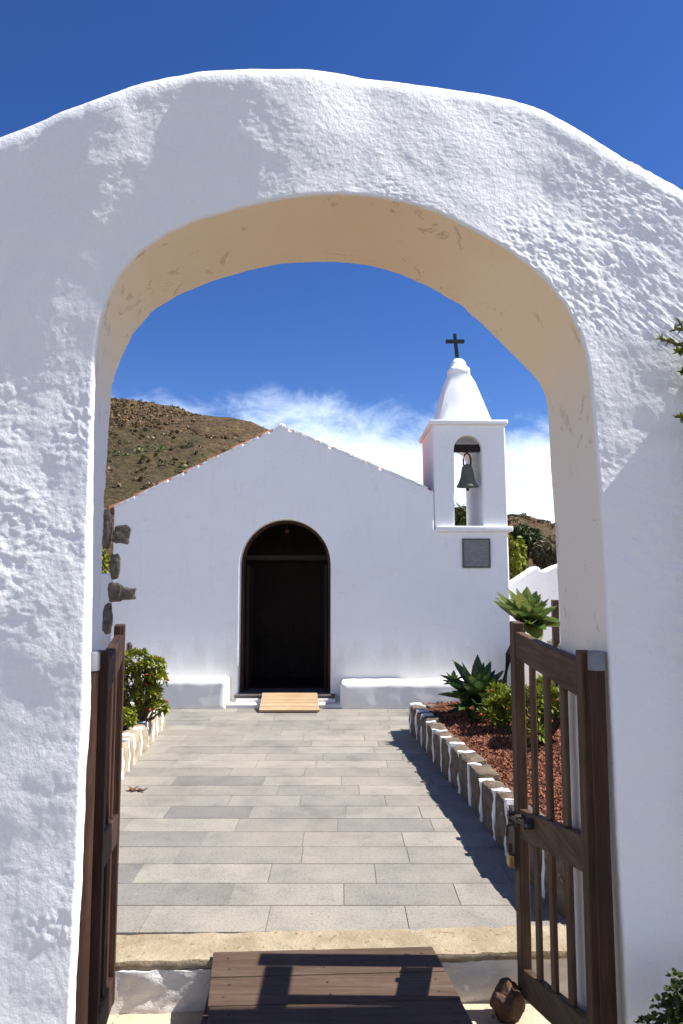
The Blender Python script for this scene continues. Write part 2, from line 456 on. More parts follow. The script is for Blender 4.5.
# ------------------------------------------------------------------ ground
def ridge(x):
    xs = [-140, -90, -60, -41, -34, -26.5, -19, -13, -8, 0, 12, 30, 60, 120]
    hs_ = [22, 26, 28.2, 28.6, 29.2, 28.4, 27.2, 25.6, 23.6, 20, 13, 8, 7, 6]
    return np.interp(x, xs, hs_)
nx, ny = 260, 200
xs = np.concatenate([np.linspace(-900, -90, 26)[:-1], np.linspace(-90, 90, nx - 50), np.linspace(90, 900, 26)[1:]])
ys = np.concatenate([np.linspace(-600, -8, 20)[:-1], np.linspace(-8, 150, ny - 40), np.linspace(150, 1500, 22)[1:]])
nx, ny = len(xs), len(ys)
X, Y = np.meshgrid(xs, ys)
prof = sstep(16, 118, Y) ** 0.85 * (1 - 0.55 * sstep(122, 300, Y))
H = ridge(X) * prof
near = np.exp(-((X - 7) / 7.0) ** 2) * sstep(11, 21, Y) * (1 - sstep(24, 60, Y)) * 1.5
pts = np.stack([X.ravel(), Y.ravel(), np.zeros(X.size)], 1)
nz = fbm(pts / 14.0, 5).reshape(X.shape)
H = H + nz * 1.6 * sstep(20, 70, Y) * (1 - sstep(160, 400, Y)) + near - 0.012
V = np.stack([X.ravel(), Y.ravel(), H.ravel()], 1)
idx = np.arange(nx * ny).reshape(ny, nx)
Fq = np.stack([idx[:-1, :-1].ravel(), idx[:-1, 1:].ravel(), idx[1:, 1:].ravel(), idx[1:, :-1].ravel()], 1)
fy = V[Fq].mean(1)[:, 1]
o = npmesh('ground', V, Fq, [M['forecourt'], M['hill']], mi=(fy > 12).astype(int)); struct(o, 'ground rising into a scrubby brown hillside')

def ground_z(x, y):
    j = int(np.clip(np.searchsorted(ys, y), 1, ny - 1)); i = int(np.clip(np.searchsorted(xs, x), 1, nx - 1))
    return float(H[j, i])

# terrace block that carries the path
mb = MB(); mb.box(-9, 9, DR + 0.17, 20, -0.3, ZP - 0.03)
struct(obj('terrace', mb, M['terrace']))
# landing
mb = MB(); mb.box(-1.5, 1.5, 1.45, DR + 0.02, -0.2, 0.004)
struct(obj('landing', mb, M['concrete']))
# step: white plastered riser and tan coping stone
def roughbox(mb, x0, x1, y0, y1, z0, z1, nx, ny, nz, amp, sc, seed, mi=0, skew=0.0):
    bm = bmesh.new(); bmesh.ops.create_cube(bm, size=1)
    bm.free()
    pts = {}; vs = []; fs = []
    def vid(i, j, k):
        key = (i, j, k)
        if key not in pts: pts[key] = len(vs); vs.append(key)
        return pts[key]
    for i in range(nx):
        for j in range(ny):
            fs.append((vid(i, j, 0), vid(i, j + 1, 0), vid(i + 1, j + 1, 0), vid(i + 1, j, 0)))
            fs.append((vid(i, j, nz), vid(i + 1, j, nz), vid(i + 1, j + 1, nz), vid(i, j + 1, nz)))
    for i in range(nx):
        for k in range(nz):
            fs.append((vid(i, 0, k), vid(i + 1, 0, k), vid(i + 1, 0, k + 1), vid(i, 0, k + 1)))
            fs.append((vid(i, ny, k), vid(i, ny, k + 1), vid(i + 1, ny, k + 1), vid(i + 1, ny, k)))
    for j in range(ny):
        for k in range(nz):
            fs.append((vid(0, j, k), vid(0, j, k + 1), vid(0, j + 1, k + 1), vid(0, j + 1, k)))
            fs.append((vid(nx, j, k), vid(nx, j + 1, k), vid(nx, j + 1, k + 1), vid(nx, j, k + 1)))
    q = np.array(vs, float) / np.array((nx, ny, nz))
    p = np.array((x0, y0, z0)) + q * np.array((x1 - x0, y1 - y0, z1 - z0))
    p[:, 1] += skew * p[:, 0]
    # soften corners a little, then roughen
    c = np.array(((x0 + x1) / 2, (y0 + y1) / 2, (z0 + z1) / 2))
    edge_ = ((q < 1e-6) | (q > 1 - 1e-6)).sum(1)
    r = min(x1 - x0, y1 - y0, z1 - z0) * 0.06
    d = np.sign(0.5 - q) * ((q < 1e-6) | (q > 1 - 1e-6))
    p += d * (edge_ >= 2)[:, None] * r
    for a in range(3): p[:, a] += amp * fbm(p * sc + seed + 31.7 * a, 4)
    mb.add(p.tolist(), fs, mi)
SK = 0.055
mb = MB(); roughbox(mb, -1.75, 1.9, DR, DR + 0.2, -0.06, ZP - 0.022, 170, 4, 20, 0.009, 14, 1.0, 0, SK)
struct(obj('step', mb, M['riser'], smooth=50), 'rough whitewashed riser of the step')
mb = MB(); roughbox(mb, -1.75, 1.9, DR - 0.005, DR + 0.216, ZP - 0.030, ZP + 0.004, 120, 10, 3, 0.005, 12, 5.0, 0, SK * 0.8)
struct(obj('step_coping', mb, M['coping'], smooth=50), 'tan stone edge of the step')

# path: individual slabs in one sheet with real joints
def Dv(v): return G(341.5, v, ZP).y
rows = [Dv(931)]
dr = (Dv(776.2) - Dv(931)) / 10.0
rows = [Dv(931) + k * dr for k in range(0, 28) if Dv(931) + k * dr < DBN + 0.02]
rows[0] = DR + 0.207
V = []; Fq = []; at = []
random.seed(21)
for r_ in range(len(rows)):
    y0 = rows[r_] + 0.0012; y1 = (rows[r_ + 1] if r_ + 1 < len(rows) else DBN + 0.35) - 0.0012
    x = -2.6 - random.uniform(0, .6)
    while x < 2.4:
        w = random.choice([.56, .6, .6, .64, .5, .7])
        a, b_ = x + 0.0012, x + w - 0.0012
        z = ZP + random.uniform(-.0006, .0006)
        t = random.random()
        t = t if t > .2 else t * 0.9
        o_ = len(V); ch = 0.002
        V += [(a, y0, z - .014), (b_, y0, z - .014), (b_, y1, z - .014), (a, y1, z - .014),
              (a + ch, y0 + ch, z), (b_ - ch, y0 + ch, z), (b_ - ch, y1 - ch, z), (a + ch, y1 - ch, z)]
        for q in ((4, 5, 6, 7), (0, 1, 5, 4), (1, 2, 6, 5), (2, 3, 7, 6), (3, 0, 4, 7)):
            Fq.append([o_ + k for k in q]); at.append(t)
        x += w
V = np.array(V); V[:, 1] += np.where(V[:, 1] < DR + .23, SK * .2 * V[:, 0], 0)
struct(npmesh('path', V, Fq, M['paving'], smooth=False, attr=at), 'path of grey basalt slabs')
mb = MB(); mb.box(-2.7, 2.6, DR + 0.205, DBN + 0.4, ZP - 0.06, ZP - 0.003)
struct(obj('path_bed', mb, M['joint']))

# ------------------------------------------------------------------ entrance arch
SKA = 0.060                  # the gateway stands a few degrees askew to the chapel
def PS(u, v, D):
    p = P(u, v, D)
    for _ in range(3): p = P(u, v, D + SKA * p.x)
    return p
def poly_px(pts, D): return [PS(u, v, D) for u, v in pts]
front = [(68, 1075), (70, 1024), (73, 960), (76, 900), (80, 800), (83, 740), (86.5, 620), (88, 560), (90, 480), (92.5, 410), (94.6, 359), (99.6, 324), (107, 299), (119.5, 274), (139, 252), (169, 232), (199, 219), (239, 208), (279, 199), (318.6, 194.5), (340, 194), (370, 195.6), (405, 202), (440.5, 213), (475.6, 231), (506, 248), (531, 266), (551, 286), (568, 309), (580, 333), (588, 362), (594, 424), (599, 486), (604, 560), (606, 600), (610.6, 696), (617, 832), (624, 945), (627, 1013), (630, 1075)]
back = [(88, 1000), (90, 960), (92, 900), (95, 800), (97, 740), (100.5, 640), (102.4, 565), (104.5, 506), (108.3, 448), (112.7, 385), (122, 358.7), (134, 334), (154, 311), (179, 296), (214, 281.5), (249, 271.5), (279, 265), (300, 263.5), (318.6, 263), (340, 263), (370, 266.4), (400, 275), (430, 288.5), (460.5, 306), (486, 329), (506, 349), (524, 367), (537, 381), (545, 396), (548, 420), (550, 466), (554, 520), (556, 560), (558, 598), (560, 649), (563, 740), (567, 850), (570, 930), (573, 1000)]
crest = [(0, 138.6), (30, 127), (65, 112), (99.6, 100), (134, 85), (169, 77), (199, 72.4), (239, 70), (279, 70), (340, 75), (390, 82.6), (440, 89), (481, 95), (511, 101), (541, 111), (566, 124), (591, 139), (621, 158), (651, 174.5), (683, 191.6)]
fr = np.array([(p.x, p.z) for p in poly_px(front, DF)]); bk = np.array([(p.x, p.z) for p in poly_px(back, DB)])
fr[0, 1] = fr[-1, 1] = -0.1; bk[0, 1] = bk[-1, 1] = -0.1
cr = np.array([(p.x, p.z) for p in poly_px(crest, 2.105)])
left_ext = np.array([(-4.6, -0.1), (-4.6, 1.0), (-4.6, 2.0), (-3.4, 2.03), (-2.5, 2.12), (-2.0, 2.4), (-1.55, 2.82)])
right_ext = np.array([(1.55, 2.62), (2.0, 2.28), (2.5, 2.08), (3.4, 2.0), (4.6, 2.0), (4.6, 1.0), (4.6, -0.1)])
cr = np.concatenate([left_ext, cr, right_ext])

def macro(x, z):
    """slow hand-built undulation of the front, metres towards the viewer"""
    p = np.stack([x, np.full(len(x), 2.0), z], 1)
    u = 0.009 * fbm(p * 1.4 + 4.2, 2) + 0.0045 * fbm(p * 4.2 + 9.1, 3)
    zb = 2.34 + .6 * (x + .8) + 0.05 * fbm(p * 3.0, 2)
    u += 0.060 * np.minimum(np.sqrt((z - zb) ** 2 + .03 ** 2), .55) * sstep(-.45, -.75, x)
    u += 0.052 * np.clip((z - 2.62 - .25 * sstep(-.5, -.95, x)) / .75, 0, 1) * sstep(.12, -.30, x + .08 * fbm(p * 2.5 + 3, 2))
    u += -0.060 * sstep(2.2, 3.5, z - .1 * fbm(p * 2.2 + 8, 2)) * sstep(-.15, .7, x + .25 * (z - 3.0))
    return u
# keep the outlines where the photo has them once the front swells or leans
for A, D_ in ((fr, DF), (cr, 2.105)):
    dpt = macro(A[:, 0], A[:, 1])[:, None] * (np.abs(A[:, :1]) < 1.3)
    A[:] = np.array((0, CAMZ)) + (A - np.array((0, CAMZ))) * (1 - dpt / D_)
fr[0, 1] = fr[-1, 1] = -0.1

def dense(poly, n=4000):
    d = np.r_[0, np.cumsum(np.linalg.norm(np.diff(poly, axis=0), axis=1))]
    t = np.linspace(0, d[-1], n)
    q = np.stack([np.interp(t, d, poly[:, 0]), np.interp(t, d, poly[:, 1])], 1)
    k = max(3, int(0.05 / (d[-1] / n)) | 1)
    ker = np.hanning(k + 2)[1:-1]; ker /= ker.sum()
    pad = k // 2
    qq = np.stack([np.convolve(np.r_[2 * q[0, a] - q[pad:0:-1, a], q[:, a], 2 * q[-1, a] - q[-2:-pad - 2:-1, a]], ker, 'valid') for a in (0, 1)], 1)
    return qq, t
def locate(Q, t, p):
    return t[np.argmin(((Q - np.array(p)) ** 2).sum(1))]
NS = 1250
Fd, Ft = dense(fr); Bd, Bt = dense(bk); Cd, Ct = dense(cr, 8000)
q_ = np.linspace(0, 1, 2001); wgt = np.where((q_ > .22) & (q_ < .78), 1.5, 1.0); cw = np.r_[0, np.cumsum((wgt[1:] + wgt[:-1]) / 2)]
s_f = np.interp(np.linspace(0, cw[-1], NS), cw, q_) * Ft[-1]
def at_t(Q, t, s): return np.stack([np.interp(s, t, Q[:, 0]), np.interp(s, t, Q[:, 1])], 1)
PFr = at_t(Fd, Ft, s_f)
fkeys = [(90, 480), (99.6, 324), (119.5, 274), (139, 252), (199, 219), (279, 199), (340, 194), (405, 202), (475.6, 231), (531, 266), (568, 309), (588, 362), (599, 486)]
bkeys = [(104.5, 506), (112.7, 385), (134, 334), (154, 311), (214, 281.5), (279, 265), (340, 263), (400, 275), (460.5, 306), (506, 349), (537, 381), (548, 420), (554, 520)]
fk = [locate(Fd, Ft, (PS(u, v, DF).x, PS(u, v, DF).z)) for u, v in fkeys]
bkk = [locate(Bd, Bt, (PS(u, v, DB).x, PS(u, v, DB).z)) for u, v in bkeys]
ckeys = [(-4.6, 2.0), (-2.5, 2.12), (-1.3, 3.0), (30, 127), (134, 85), (239, 70), (340, 75), (440, 89), (541, 111), (621, 158), (1.3, 2.83), (2.5, 2.08), (4.6, 2.0)]
ck = []
for a, b_ in ckeys:
    q = (a, b_) if abs(a) < 6 and abs(b_) < 6 else (PS(a, b_, 2.105).x, PS(a, b_, 2.105).z)
    ck.append(locate(Cd, Ct, q))
fk = np.r_[0, fk, Ft[-1]]; bkk = np.r_[0, bkk, Bt[-1]]; ck = np.r_[0, ck, Ct[-1]]
def smooth1(a, k=61):
    ker = np.hanning(k + 2)[1:-1]; ker /= ker.sum(); pad = k // 2
    ap = np.r_[2 * a[0] - a[pad:0:-1], a, 2 * a[-1] - a[-2:-pad - 2:-1]]
    return np.convolve(ap, ker, 'valid')
PBk = at_t(Bd, Bt, smooth1(np.interp(s_f, fk, bkk)))
PCr = at_t(Cd, Ct, smooth1(np.interp(s_f, fk, ck), 41))
def outward(Q):
    t = np.gradient(Q, axis=0); n = np.stack([-t[:, 1], t[:, 0]], 1)
    n /= np.linalg.norm(n, axis=1)[:, None] + 1e-9
    return n
OF, OB, OC = outward(PFr), outward(PBk), outward(PCr)
for A in (OF, OB, OC):
    for a in (0, 1): A[:, a] = smooth1(A[:, a], 41)
    A /= np.linalg.norm(A, axis=1)[:, None]
ringP = []; zone = []
def addring(xz, y, z_): ringP.append(np.stack([xz[:, 0], y + SKA * np.clip(xz[:, 0], -2, 2), xz[:, 1]], 1)); zone.append(z_)
r0 = 0.011; RC = 0.075
A0 = PFr + OF * r0; A1 = PCr - OC * RC
NF = 240
for k in range(NF + 1):
    t = (k / NF) ** 1.6
    addring(A0 * (1 - t) + A1 * t, DF, 0)
for a in np.linspace(0, math.pi / 2, 14)[1:]:
    addring(PCr - OC * RC * (1 - math.sin(a)), DF + RC * (1 - math.cos(a)), 0)
for t in np.linspace(0, 1, 6)[1:]:
    addring(PCr, DF + RC + t * (DB - DF - 2 * RC), 0)
for a in np.linspace(0, math.pi / 2, 8)[1:]:
    addring(PCr - OC * RC * (1 - math.cos(a)), DB - RC + RC * math.sin(a), 0)
B0 = PBk + OB * r0; B1 = PCr - OC * RC
for k in range(1, 17):
    t = k / 16
    addring(B1 * (1 - t) + B0 * t, DB, 0)
for a in np.linspace(0, math.pi / 2, 6)[1:]:
    addring(PBk + OB * r0 * (1 - math.sin(a)), DB - r0 * (1 - math.cos(a)), 1 if a > .9 else 0)
NSF = 36
for k in range(1, NSF + 1):
    t = k / NSF
    addring(PBk * (1 - t) + PFr * t, (DB - r0) * (1 - t) + (DF + r0) * t, 1)
for a in np.linspace(0, math.pi / 2, 10)[1:-1]:
    addring(PFr + OF * r0 * (1 - math.cos(a)), DF + r0 * (1 - math.sin(a)), 1 if a < .45 else 0)
G_ = np.stack(ringP, 1)                       # NS x NR x 3
NR = G_.shape[1]; zone = np.array(zone)
ds = np.gradient(G_, axis=0); dt = (np.roll(G_, -1, 1) - np.roll(G_, 1, 1))
nrm = np.cross(dt, ds); nrm /= np.linalg.norm(nrm, axis=2)[..., None] + 1e-9
pp = G_.reshape(-1, 3); isf = (zone == 0)[None, :].repeat(NS, 0).ravel()
vis = (np.abs(pp[:, 0]) < 2.2)
# wall relief: slow hand-trowelled undulation, rough patches and grit
x_, z_ = pp[:, 0], pp[:, 2]
und, lean = macro(x_, z_), 0.0
patch = fbm(pp * 2.3 + 1.7, 4)
mask = sstep(-0.15, 0.55, patch + 0.55 * np.exp(-((x_ + .95) / .35) ** 2 - ((z_ - 1.95) / .38) ** 2)
             + 0.6 * np.exp(-((x_ - .72) / .36) ** 2 - ((z_ - 2.75) / .5) ** 2) - 0.10 - 0.9 * sstep(.15, -.25, x_) * sstep(2.5, 2.8, z_ + .15 * x_))
gr = fbm(pp * 70, 2, 0.55); gm = fbm(pp * 27 + 3.3, 2, 0.5); gb = fbm(pp * 9 + 5.1, 2)
rough = (mask * .75 + .25) * (0.0022 * gr + 0.0023 * gm) + mask * 0.0020 * gb
soff = 0.45 * und * 0 + 0.006 * fbm(pp * 2.4 + 2, 3) + 0.0012 * gm
yl = pp[:, 1] - SKA * np.clip(pp[:, 0], -2, 2)
wf = np.where(isf, 1.0, 1 - sstep(DF + r0, DF + r0 + .10, yl) * (1 - sstep(DB - r0 - .1, DB - r0, yl)))
d = wf * rough + (1 - wf) * soff
pp2 = pp + nrm.reshape(-1, 3) * d[:, None]
fade = np.where(isf & (yl < DF + .2), 1 - sstep(DF + .02, DF + .2, yl), np.where(isf, 0, 1 - sstep(DF + r0, DF + .2, yl)))
pp2[:, 1] -= fade * (und + lean)
pp2[:, 1] += .16 * sstep(.82, 1.1, pp[:, 0]) * sstep(DB - .12, DB - .02, yl)  # unseen back thickened on the right to push the wall's shadow further in
idx = np.arange(NS * NR).reshape(NS, NR)
nxt = np.roll(idx, -1, 1)
Fq = np.stack([idx[:-1], idx[1:], nxt[1:], nxt[:-1]], -1).reshape(-1, 4)
fz = ((zone == 1) & (np.roll(zone, -1) == 1)).astype(int)[None, :].repeat(NS - 1, 0).ravel()
v0, v1, v2 = pp2[Fq[:, 0]], pp2[Fq[:, 1]], pp2[Fq[:, 2]]
probe = np.cross(v1 - v0, v2 - v0)
if probe[(zone[None, :].repeat(NS - 1, 0).ravel() == 0) & (np.abs(v0[:, 1] - DF) < .05)][:, 1].mean() > 0: Fq = Fq[:, ::-1]
sx = pp[Fq[:, 0]]
cream_bounce = np.where(sx[:, 0] < 0, sstep(2.15, 2.62, sx[:, 2]), 0.45 + .55 * sstep(2.0, 2.6, sx[:, 2]))  # warm ground bounce painted over cream plaster, fading out down the left jamb
arch = npmesh('entrance_archway', pp2, Fq, [M['plaster'], M['plaster_soffit']], mi=fz, attr=cream_bounce)
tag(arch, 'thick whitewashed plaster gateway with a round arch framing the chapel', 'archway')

# ------------------------------------------------------------------ gates
def gate(name, hinge, far, zn, zf, side, label):
    """zn / zf: heights of (bottom rail bottom, bottom rail top, mid bottom, mid top, top bottom, top top, stile top) at hinge and far end"""
    hx, hy = hinge; fx, fy = far
    Lg = math.hypot(fx - hx, fy - hy); ang = math.atan2(fy - hy, fx - hx)
    t = thing(name, label, 'gate', (hx, hy, 0), ang, 'wooden gate leaves')
    zz = lambda i, u: zn[i] + (zf[i] - zn[i]) * u / Lg
    th = 0.022
    def bar(nm, u0, u1, lo, hi, mat, w=th, ext=(0, 0), off=0.0):
        mb = MB()
        f = lambda k, u: (zz(k, u) if isinstance(k, int) else k)
        mb.hexa([(u0, off - w, f(lo, u0) - ext[0]), (u1, off - w, f(lo, u1) - ext[0]), (u1, off + w, f(lo, u1) - ext[0]), (u0, off + w, f(lo, u0) - ext[0]),
                 (u0, off - w, f(hi, u0) + ext[1]), (u1, off - w, f(hi, u1) + ext[1]), (u1, off + w, f(hi, u1) + ext[1]), (u0, off + w, f(hi, u0) + ext[1])])
        return obj(nm, mb, mat, t, bevel=0.004)
    red = name and side < 0
    wz, wu = (M['red_z'], M['red_u']) if red else (M['wood_z'], M['wood_u'])
    bar('stile', 0.0, 0.055, 0, 6, wz, 0.020)
    bar('stile', Lg - 0.075, Lg, 0, 6, wz, 0.021, (0, 0.0))
    for lo, hi in ((0, 1), (2, 3), (4, 5)):
        bar('rail', 0.057, Lg - 0.077, lo, hi, wu, 0.017)
    n = 3
    for k in range(n):
        c = 0.055 + (Lg - 0.130) * (k + 1) / (n + 1)
        bar('picket', c - 0.026, c + 0.026, 1, 2, wz, 0.0075, (-0.001, -0.001))
        bar('picket', c - 0.026, c + 0.026, 3, 4, wz, 0.0075, (-0.001, -0.001))
    return t, Lg, zz

HX, HD, FD = 0.752, 2.17, 3.04
zn = [0.35, 0.455, 0.875, 0.985, 1.385, 1.495, 1.53]
zf = [0.065, 0.175, 0.69, 0.803, 1.43, 1.538, 1.575]
gx = P(516, 700, FD).x
gr_, Lr, zzr = gate('wooden_gate', (HX, HD), (gx, FD), zn, zf, 1, 'brown barred wooden gate leaf with iron bolt and padlock, open beside the red gravel bed')
# bolt, hasp and padlock on the viewer's side of the right leaf (its +normal faces the opening)
mb = MB(); zb = zzr(3, Lr) - 0.012
mb.tube([(Lr - 0.32, 0.042, zzr(3, Lr - .3) - .035), (Lr + 0.005, 0.042, zzr(3, Lr) - 0.035)], 0.0085, 10)
mb.tube([(Lr - 0.10, 0.042, zb - .022), (Lr - 0.10, 0.072, zb - .030), (Lr - 0.10, 0.076, zb - 0.07)], 0.006, 8)
obj('bolt', mb, M['iron'], gr_, smooth=50)
for u in (Lr - 0.26, Lr - 0.15, Lr - 0.03):
    mb = MB(); z0 = zzr(3, u) - 0.035
    mb.box(u - 0.014, u + 0.014, 0.0185, 0.052, z0 - 0.018, z0 + 0.018)
    obj('bolt_bracket', mb, M['iron'], gr_, bevel=0.002)
mb = MB(); mb.box(Lr - 0.066, Lr - 0.022, 0.0295, 0.036, zb - 0.22, zb - 0.05)
hasp = obj('hasp', mb, M['iron'], gr_, bevel=0.001)
mb = MB(); mb.box(Lr - 0.075, Lr - 0.025, 0.040, 0.062, zb - 0.205, zb - 0.155)
pl = obj('padlock', mb, M['brass'], gr_, bevel=0.005)
mb = MB(); cx_ = Lr - 0.05
mb.tube([(cx_ - .016, .05, zb - .156), (cx_ - .016, .05, zb - .13), (cx_ - .009, .05, zb - .118), (cx_ + .009, .05, zb - .118), (cx_ + .016, .05, zb - .13), (cx_ + .016, .05, zb - .156)], 0.004, 8)
obj('shackle', mb, M['iron'], pl, smooth=60)

glx = P(123, 640, FD).x
gl_, Ll, zzl = gate('wooden_gate', (-0.732, 2.17), (glx, 3.0), zn, [a - .01 for a in zf], -1, 'reddish brown barred wooden gate leaf seen edge-on beside the round shrub')

def post(x, y, lab):
    t = thing('gate_post', lab, 'post', (x, y, 0), 0, 'gate posts')
    mb = MB(); mb.lathe([(0.022, 0), (0.023, 0.4), (0.021, 1.0), (0.022, 1.490)], n=20); obj('shaft', mb, M['red_z'], t, smooth=50)
    mb = MB(); mb.lathe([(0.025, 1.485), (0.025, 1.535), (0.022, 1.540)], n=20); obj('cap', mb, M['metal_cap'], t, smooth=50)
post(P(91.5, 660, 2.10).x, 2.10, 'round dark gate post with grey cap against the left jamb')
post(P(596.5, 660, 2.11).x, 2.11, 'round dark gate post with grey cap against the right jamb')

# ------------------------------------------------------------------ entry ramp of planks
a = P(213, 957, DR - 0.03); b_ = P(432, 950, DR + 0.04)
ramp_t = thing('wooden_ramp', 'dark plank ramp with the gate shadow on it at the entrance step', 'ramp', ((a.x + b_.x) / 2, 2.3, 0))
mb = MB(); screws = []
xl0, xr0 = a.x, b_.x
zt, zb_ = 0.222, 0.055
y_top, y_bot = DR + 0.02, 1.70
npl = 9
org = Vector(ramp_t.location)
for k in range(npl):
    t0, t1 = k / npl, (k + 1) / npl
    g = 0.0025
    ya, yb = y_top + (y_bot - y_top) * t0 - g, y_top + (y_bot - y_top) * t1 + g
    za, zb2 = zt + (zb_ - zt) * t0, zt + (zb_ - zt) * t1
    dl, dr_ = random.uniform(-.004, .004), random.uniform(-.004, .004)
    xl, xr = xl0 + dl, xr0 + dr_
    shl = lambda y: .11 * (y_top - y); shr = lambda y: .22 * (y_top - y)
    sk = lambda x: SK * 0.9 * (x)
    xa0, xa1, xb0, xb1 = xl + shl(ya), xr + shr(ya), xl + shl(yb), xr + shr(yb)
    c = [(xb0, yb + sk(xl), zb2 - .03), (xb1, yb + sk(xr), zb2 - .03), (xa1, ya + sk(xr), za - .03), (xa0, ya + sk(xl), za - .03),
         (xb0, yb + sk(xl), zb2), (xb1, yb + sk(xr), zb2), (xa1, ya + sk(xr), za), (xa0, ya + sk(xl), za)]
    mb.hexa(c)
    for q in (.07, .48, .94):
        for f_ in (.28, .72):
            ye = ya + (yb - ya) * f_; x0_, x1_ = xl + shl(ye), xr + shr(ye); xx = x0_ + (x1_ - x0_) * q + random.uniform(-.012, .012)
            yy = ye + sk(xl) * (1 - q) + sk(xr) * q; z2 = za + (zb2 - za) * f_
            if k < 5:
                ms = MB(); ms.lathe([(0.0055, z2 - .002), (0.0055, z2 + .0010), (0.004, z2 + .0016)], (xx, yy, 0), 8)
                screws.append(ms)
obj('plank_deck', mb, M['deck'], ramp_t, org, bevel=0.0025)
for ms in screws: obj('screw', ms, M['iron'], ramp_t, org)
for xx in (xl0 + .04, (xl0 + xr0) / 2, xr0 - .04):
    mb = MB()
    sk = SK * 0.9 * xx
    y1_, y2_ = y_top - .12 + sk, y_bot + sk
    f = lambda y: zt + (zb_ - zt) * (y - sk - y_top) / (y_bot - y_top) - 0.032
    mb.hexa([(xx - .025, y2_, 0.006), (xx + .025, y2_, 0.006), (xx + .025, y1_, 0.006), (xx - .025, y1_, 0.006),
             (xx - .025, y2_, f(y2_)), (xx + .025, y2_, f(y2_)), (xx + .025, y1_, f(y1_)), (xx - .025, y1_, f(y1_))])
    obj('stringer', mb, M['deck'], ramp_t, org)

# boulder propping the right leaf
c = P(505, 988, 2.95)
mb = MB(); mb.rock((c.x + .012, 2.98, 0.066), (0.064, 0.06, 0.078), 6, sub=4, rough=.28)
tag(obj('rock', mb, M['rock'], smooth=180, origin=(c.x, 2.95, 0)), 'rounded brown rock propping the right gate leaf', 'rock')

# ------------------------------------------------------------------ kerbs and beds
def kerb(name, label, pts, h, thick, step, stone_mat, seed, mort_w=0.035, side=1):
    rnd = random.Random(seed)
    p0 = Vector((pts[0][0], pts[0][1], ZP))
    t = thing(name, label, 'kerb', p0, 0, 'stone kerbs along the path')
    d = [0]
    for a, b in zip(pts[:-1], pts[1:]): d.append(d[-1] + math.hypot(b[0] - a[0], b[1] - a[1]))
    def at(s):
        x = np.interp(s, d, [p[0] for p in pts]); y = np.interp(s, d, [p[1] for p in pts])
        x2 = np.interp(min(s + .03, d[-1]), d, [p[0] for p in pts]); y2 = np.interp(min(s + .03, d[-1]), d, [p[1] for p in pts])
        x1 = np.interp(max(s - .03, 0), d, [p[0] for p in pts]); y1 = np.interp(max(s - .03, 0), d, [p[1] for p in pts])
        tv = Vector((x2 - x1, y2 - y1, 0)).normalized()
        return Vector((x, y, 0)), tv, Vector((tv.y, -tv.x, 0)) * side
    st, mo = MB(), MB()
    s = 0.0; k = 0
    while s < d[-1] - .05:
        w = step * rnd.uniform(.72, 1.3); mw = mort_w * rnd.uniform(.7, 1.5)
        hh = h * rnd.uniform(.90, 1.04)
        q = MB(); roughbox(q, 0, w, 0, thick, -0.03, hh, 8, 5, 8, 0.014, 7, seed + k * 3.1)
        m2 = MB(); roughbox(m2, -.008, mw + .012, 0.000 + rnd.uniform(-.004, .004), thick * rnd.uniform(.5, .9), -0.03, hh * rnd.uniform(.99, 1.05), 2, 6, 10, 0.014, 9, seed + k * 5.3)
        for src, dst, off in ((q, st, s + mw), (m2, mo, s)):
            vv = []
            for v in src.v:
                c_, tv, nv = at(off + v[0])
                vv.append(c_ + nv * v[1] + Vector((0, 0, ZP + v[2])))
            dst.add(vv, src.f)
        s += w + mw; k += 1
    obj('stones', st, stone_mat, t, p0, smooth=40); obj('mortar', mo, M['mortar'], t, p0, smooth=40)
    return t
def gp(u, v): q = G(u, v, ZP); return (q.x, q.y)
kr = [(1.05, 7.50), gp(409, 731), gp(440, 771), gp(473, 811), gp(515, 868), (1.03, 3.32)]
# normal points right (into the bed) when walking towards the camera: flip with side
kerb('stone_kerb', 'low kerb of dark upright stones with white mortar edging the red gravel bed', kr, 0.285, 0.15, 0.235, M['kerb_stone'], 3, 0.03, side=-1)
kl = [(-2.5, 7.72), gp(165, 727), gp(145, 752), gp(124, 777), (-1.62, 4.5), (-1.55, 3.32)]
kerb('stone_kerb', 'low kerb of pale stones with white mortar below the round shrub', kl, 0.245, 0.16, 0.20, M['kerb_pale'], 8, 0.05, side=1)

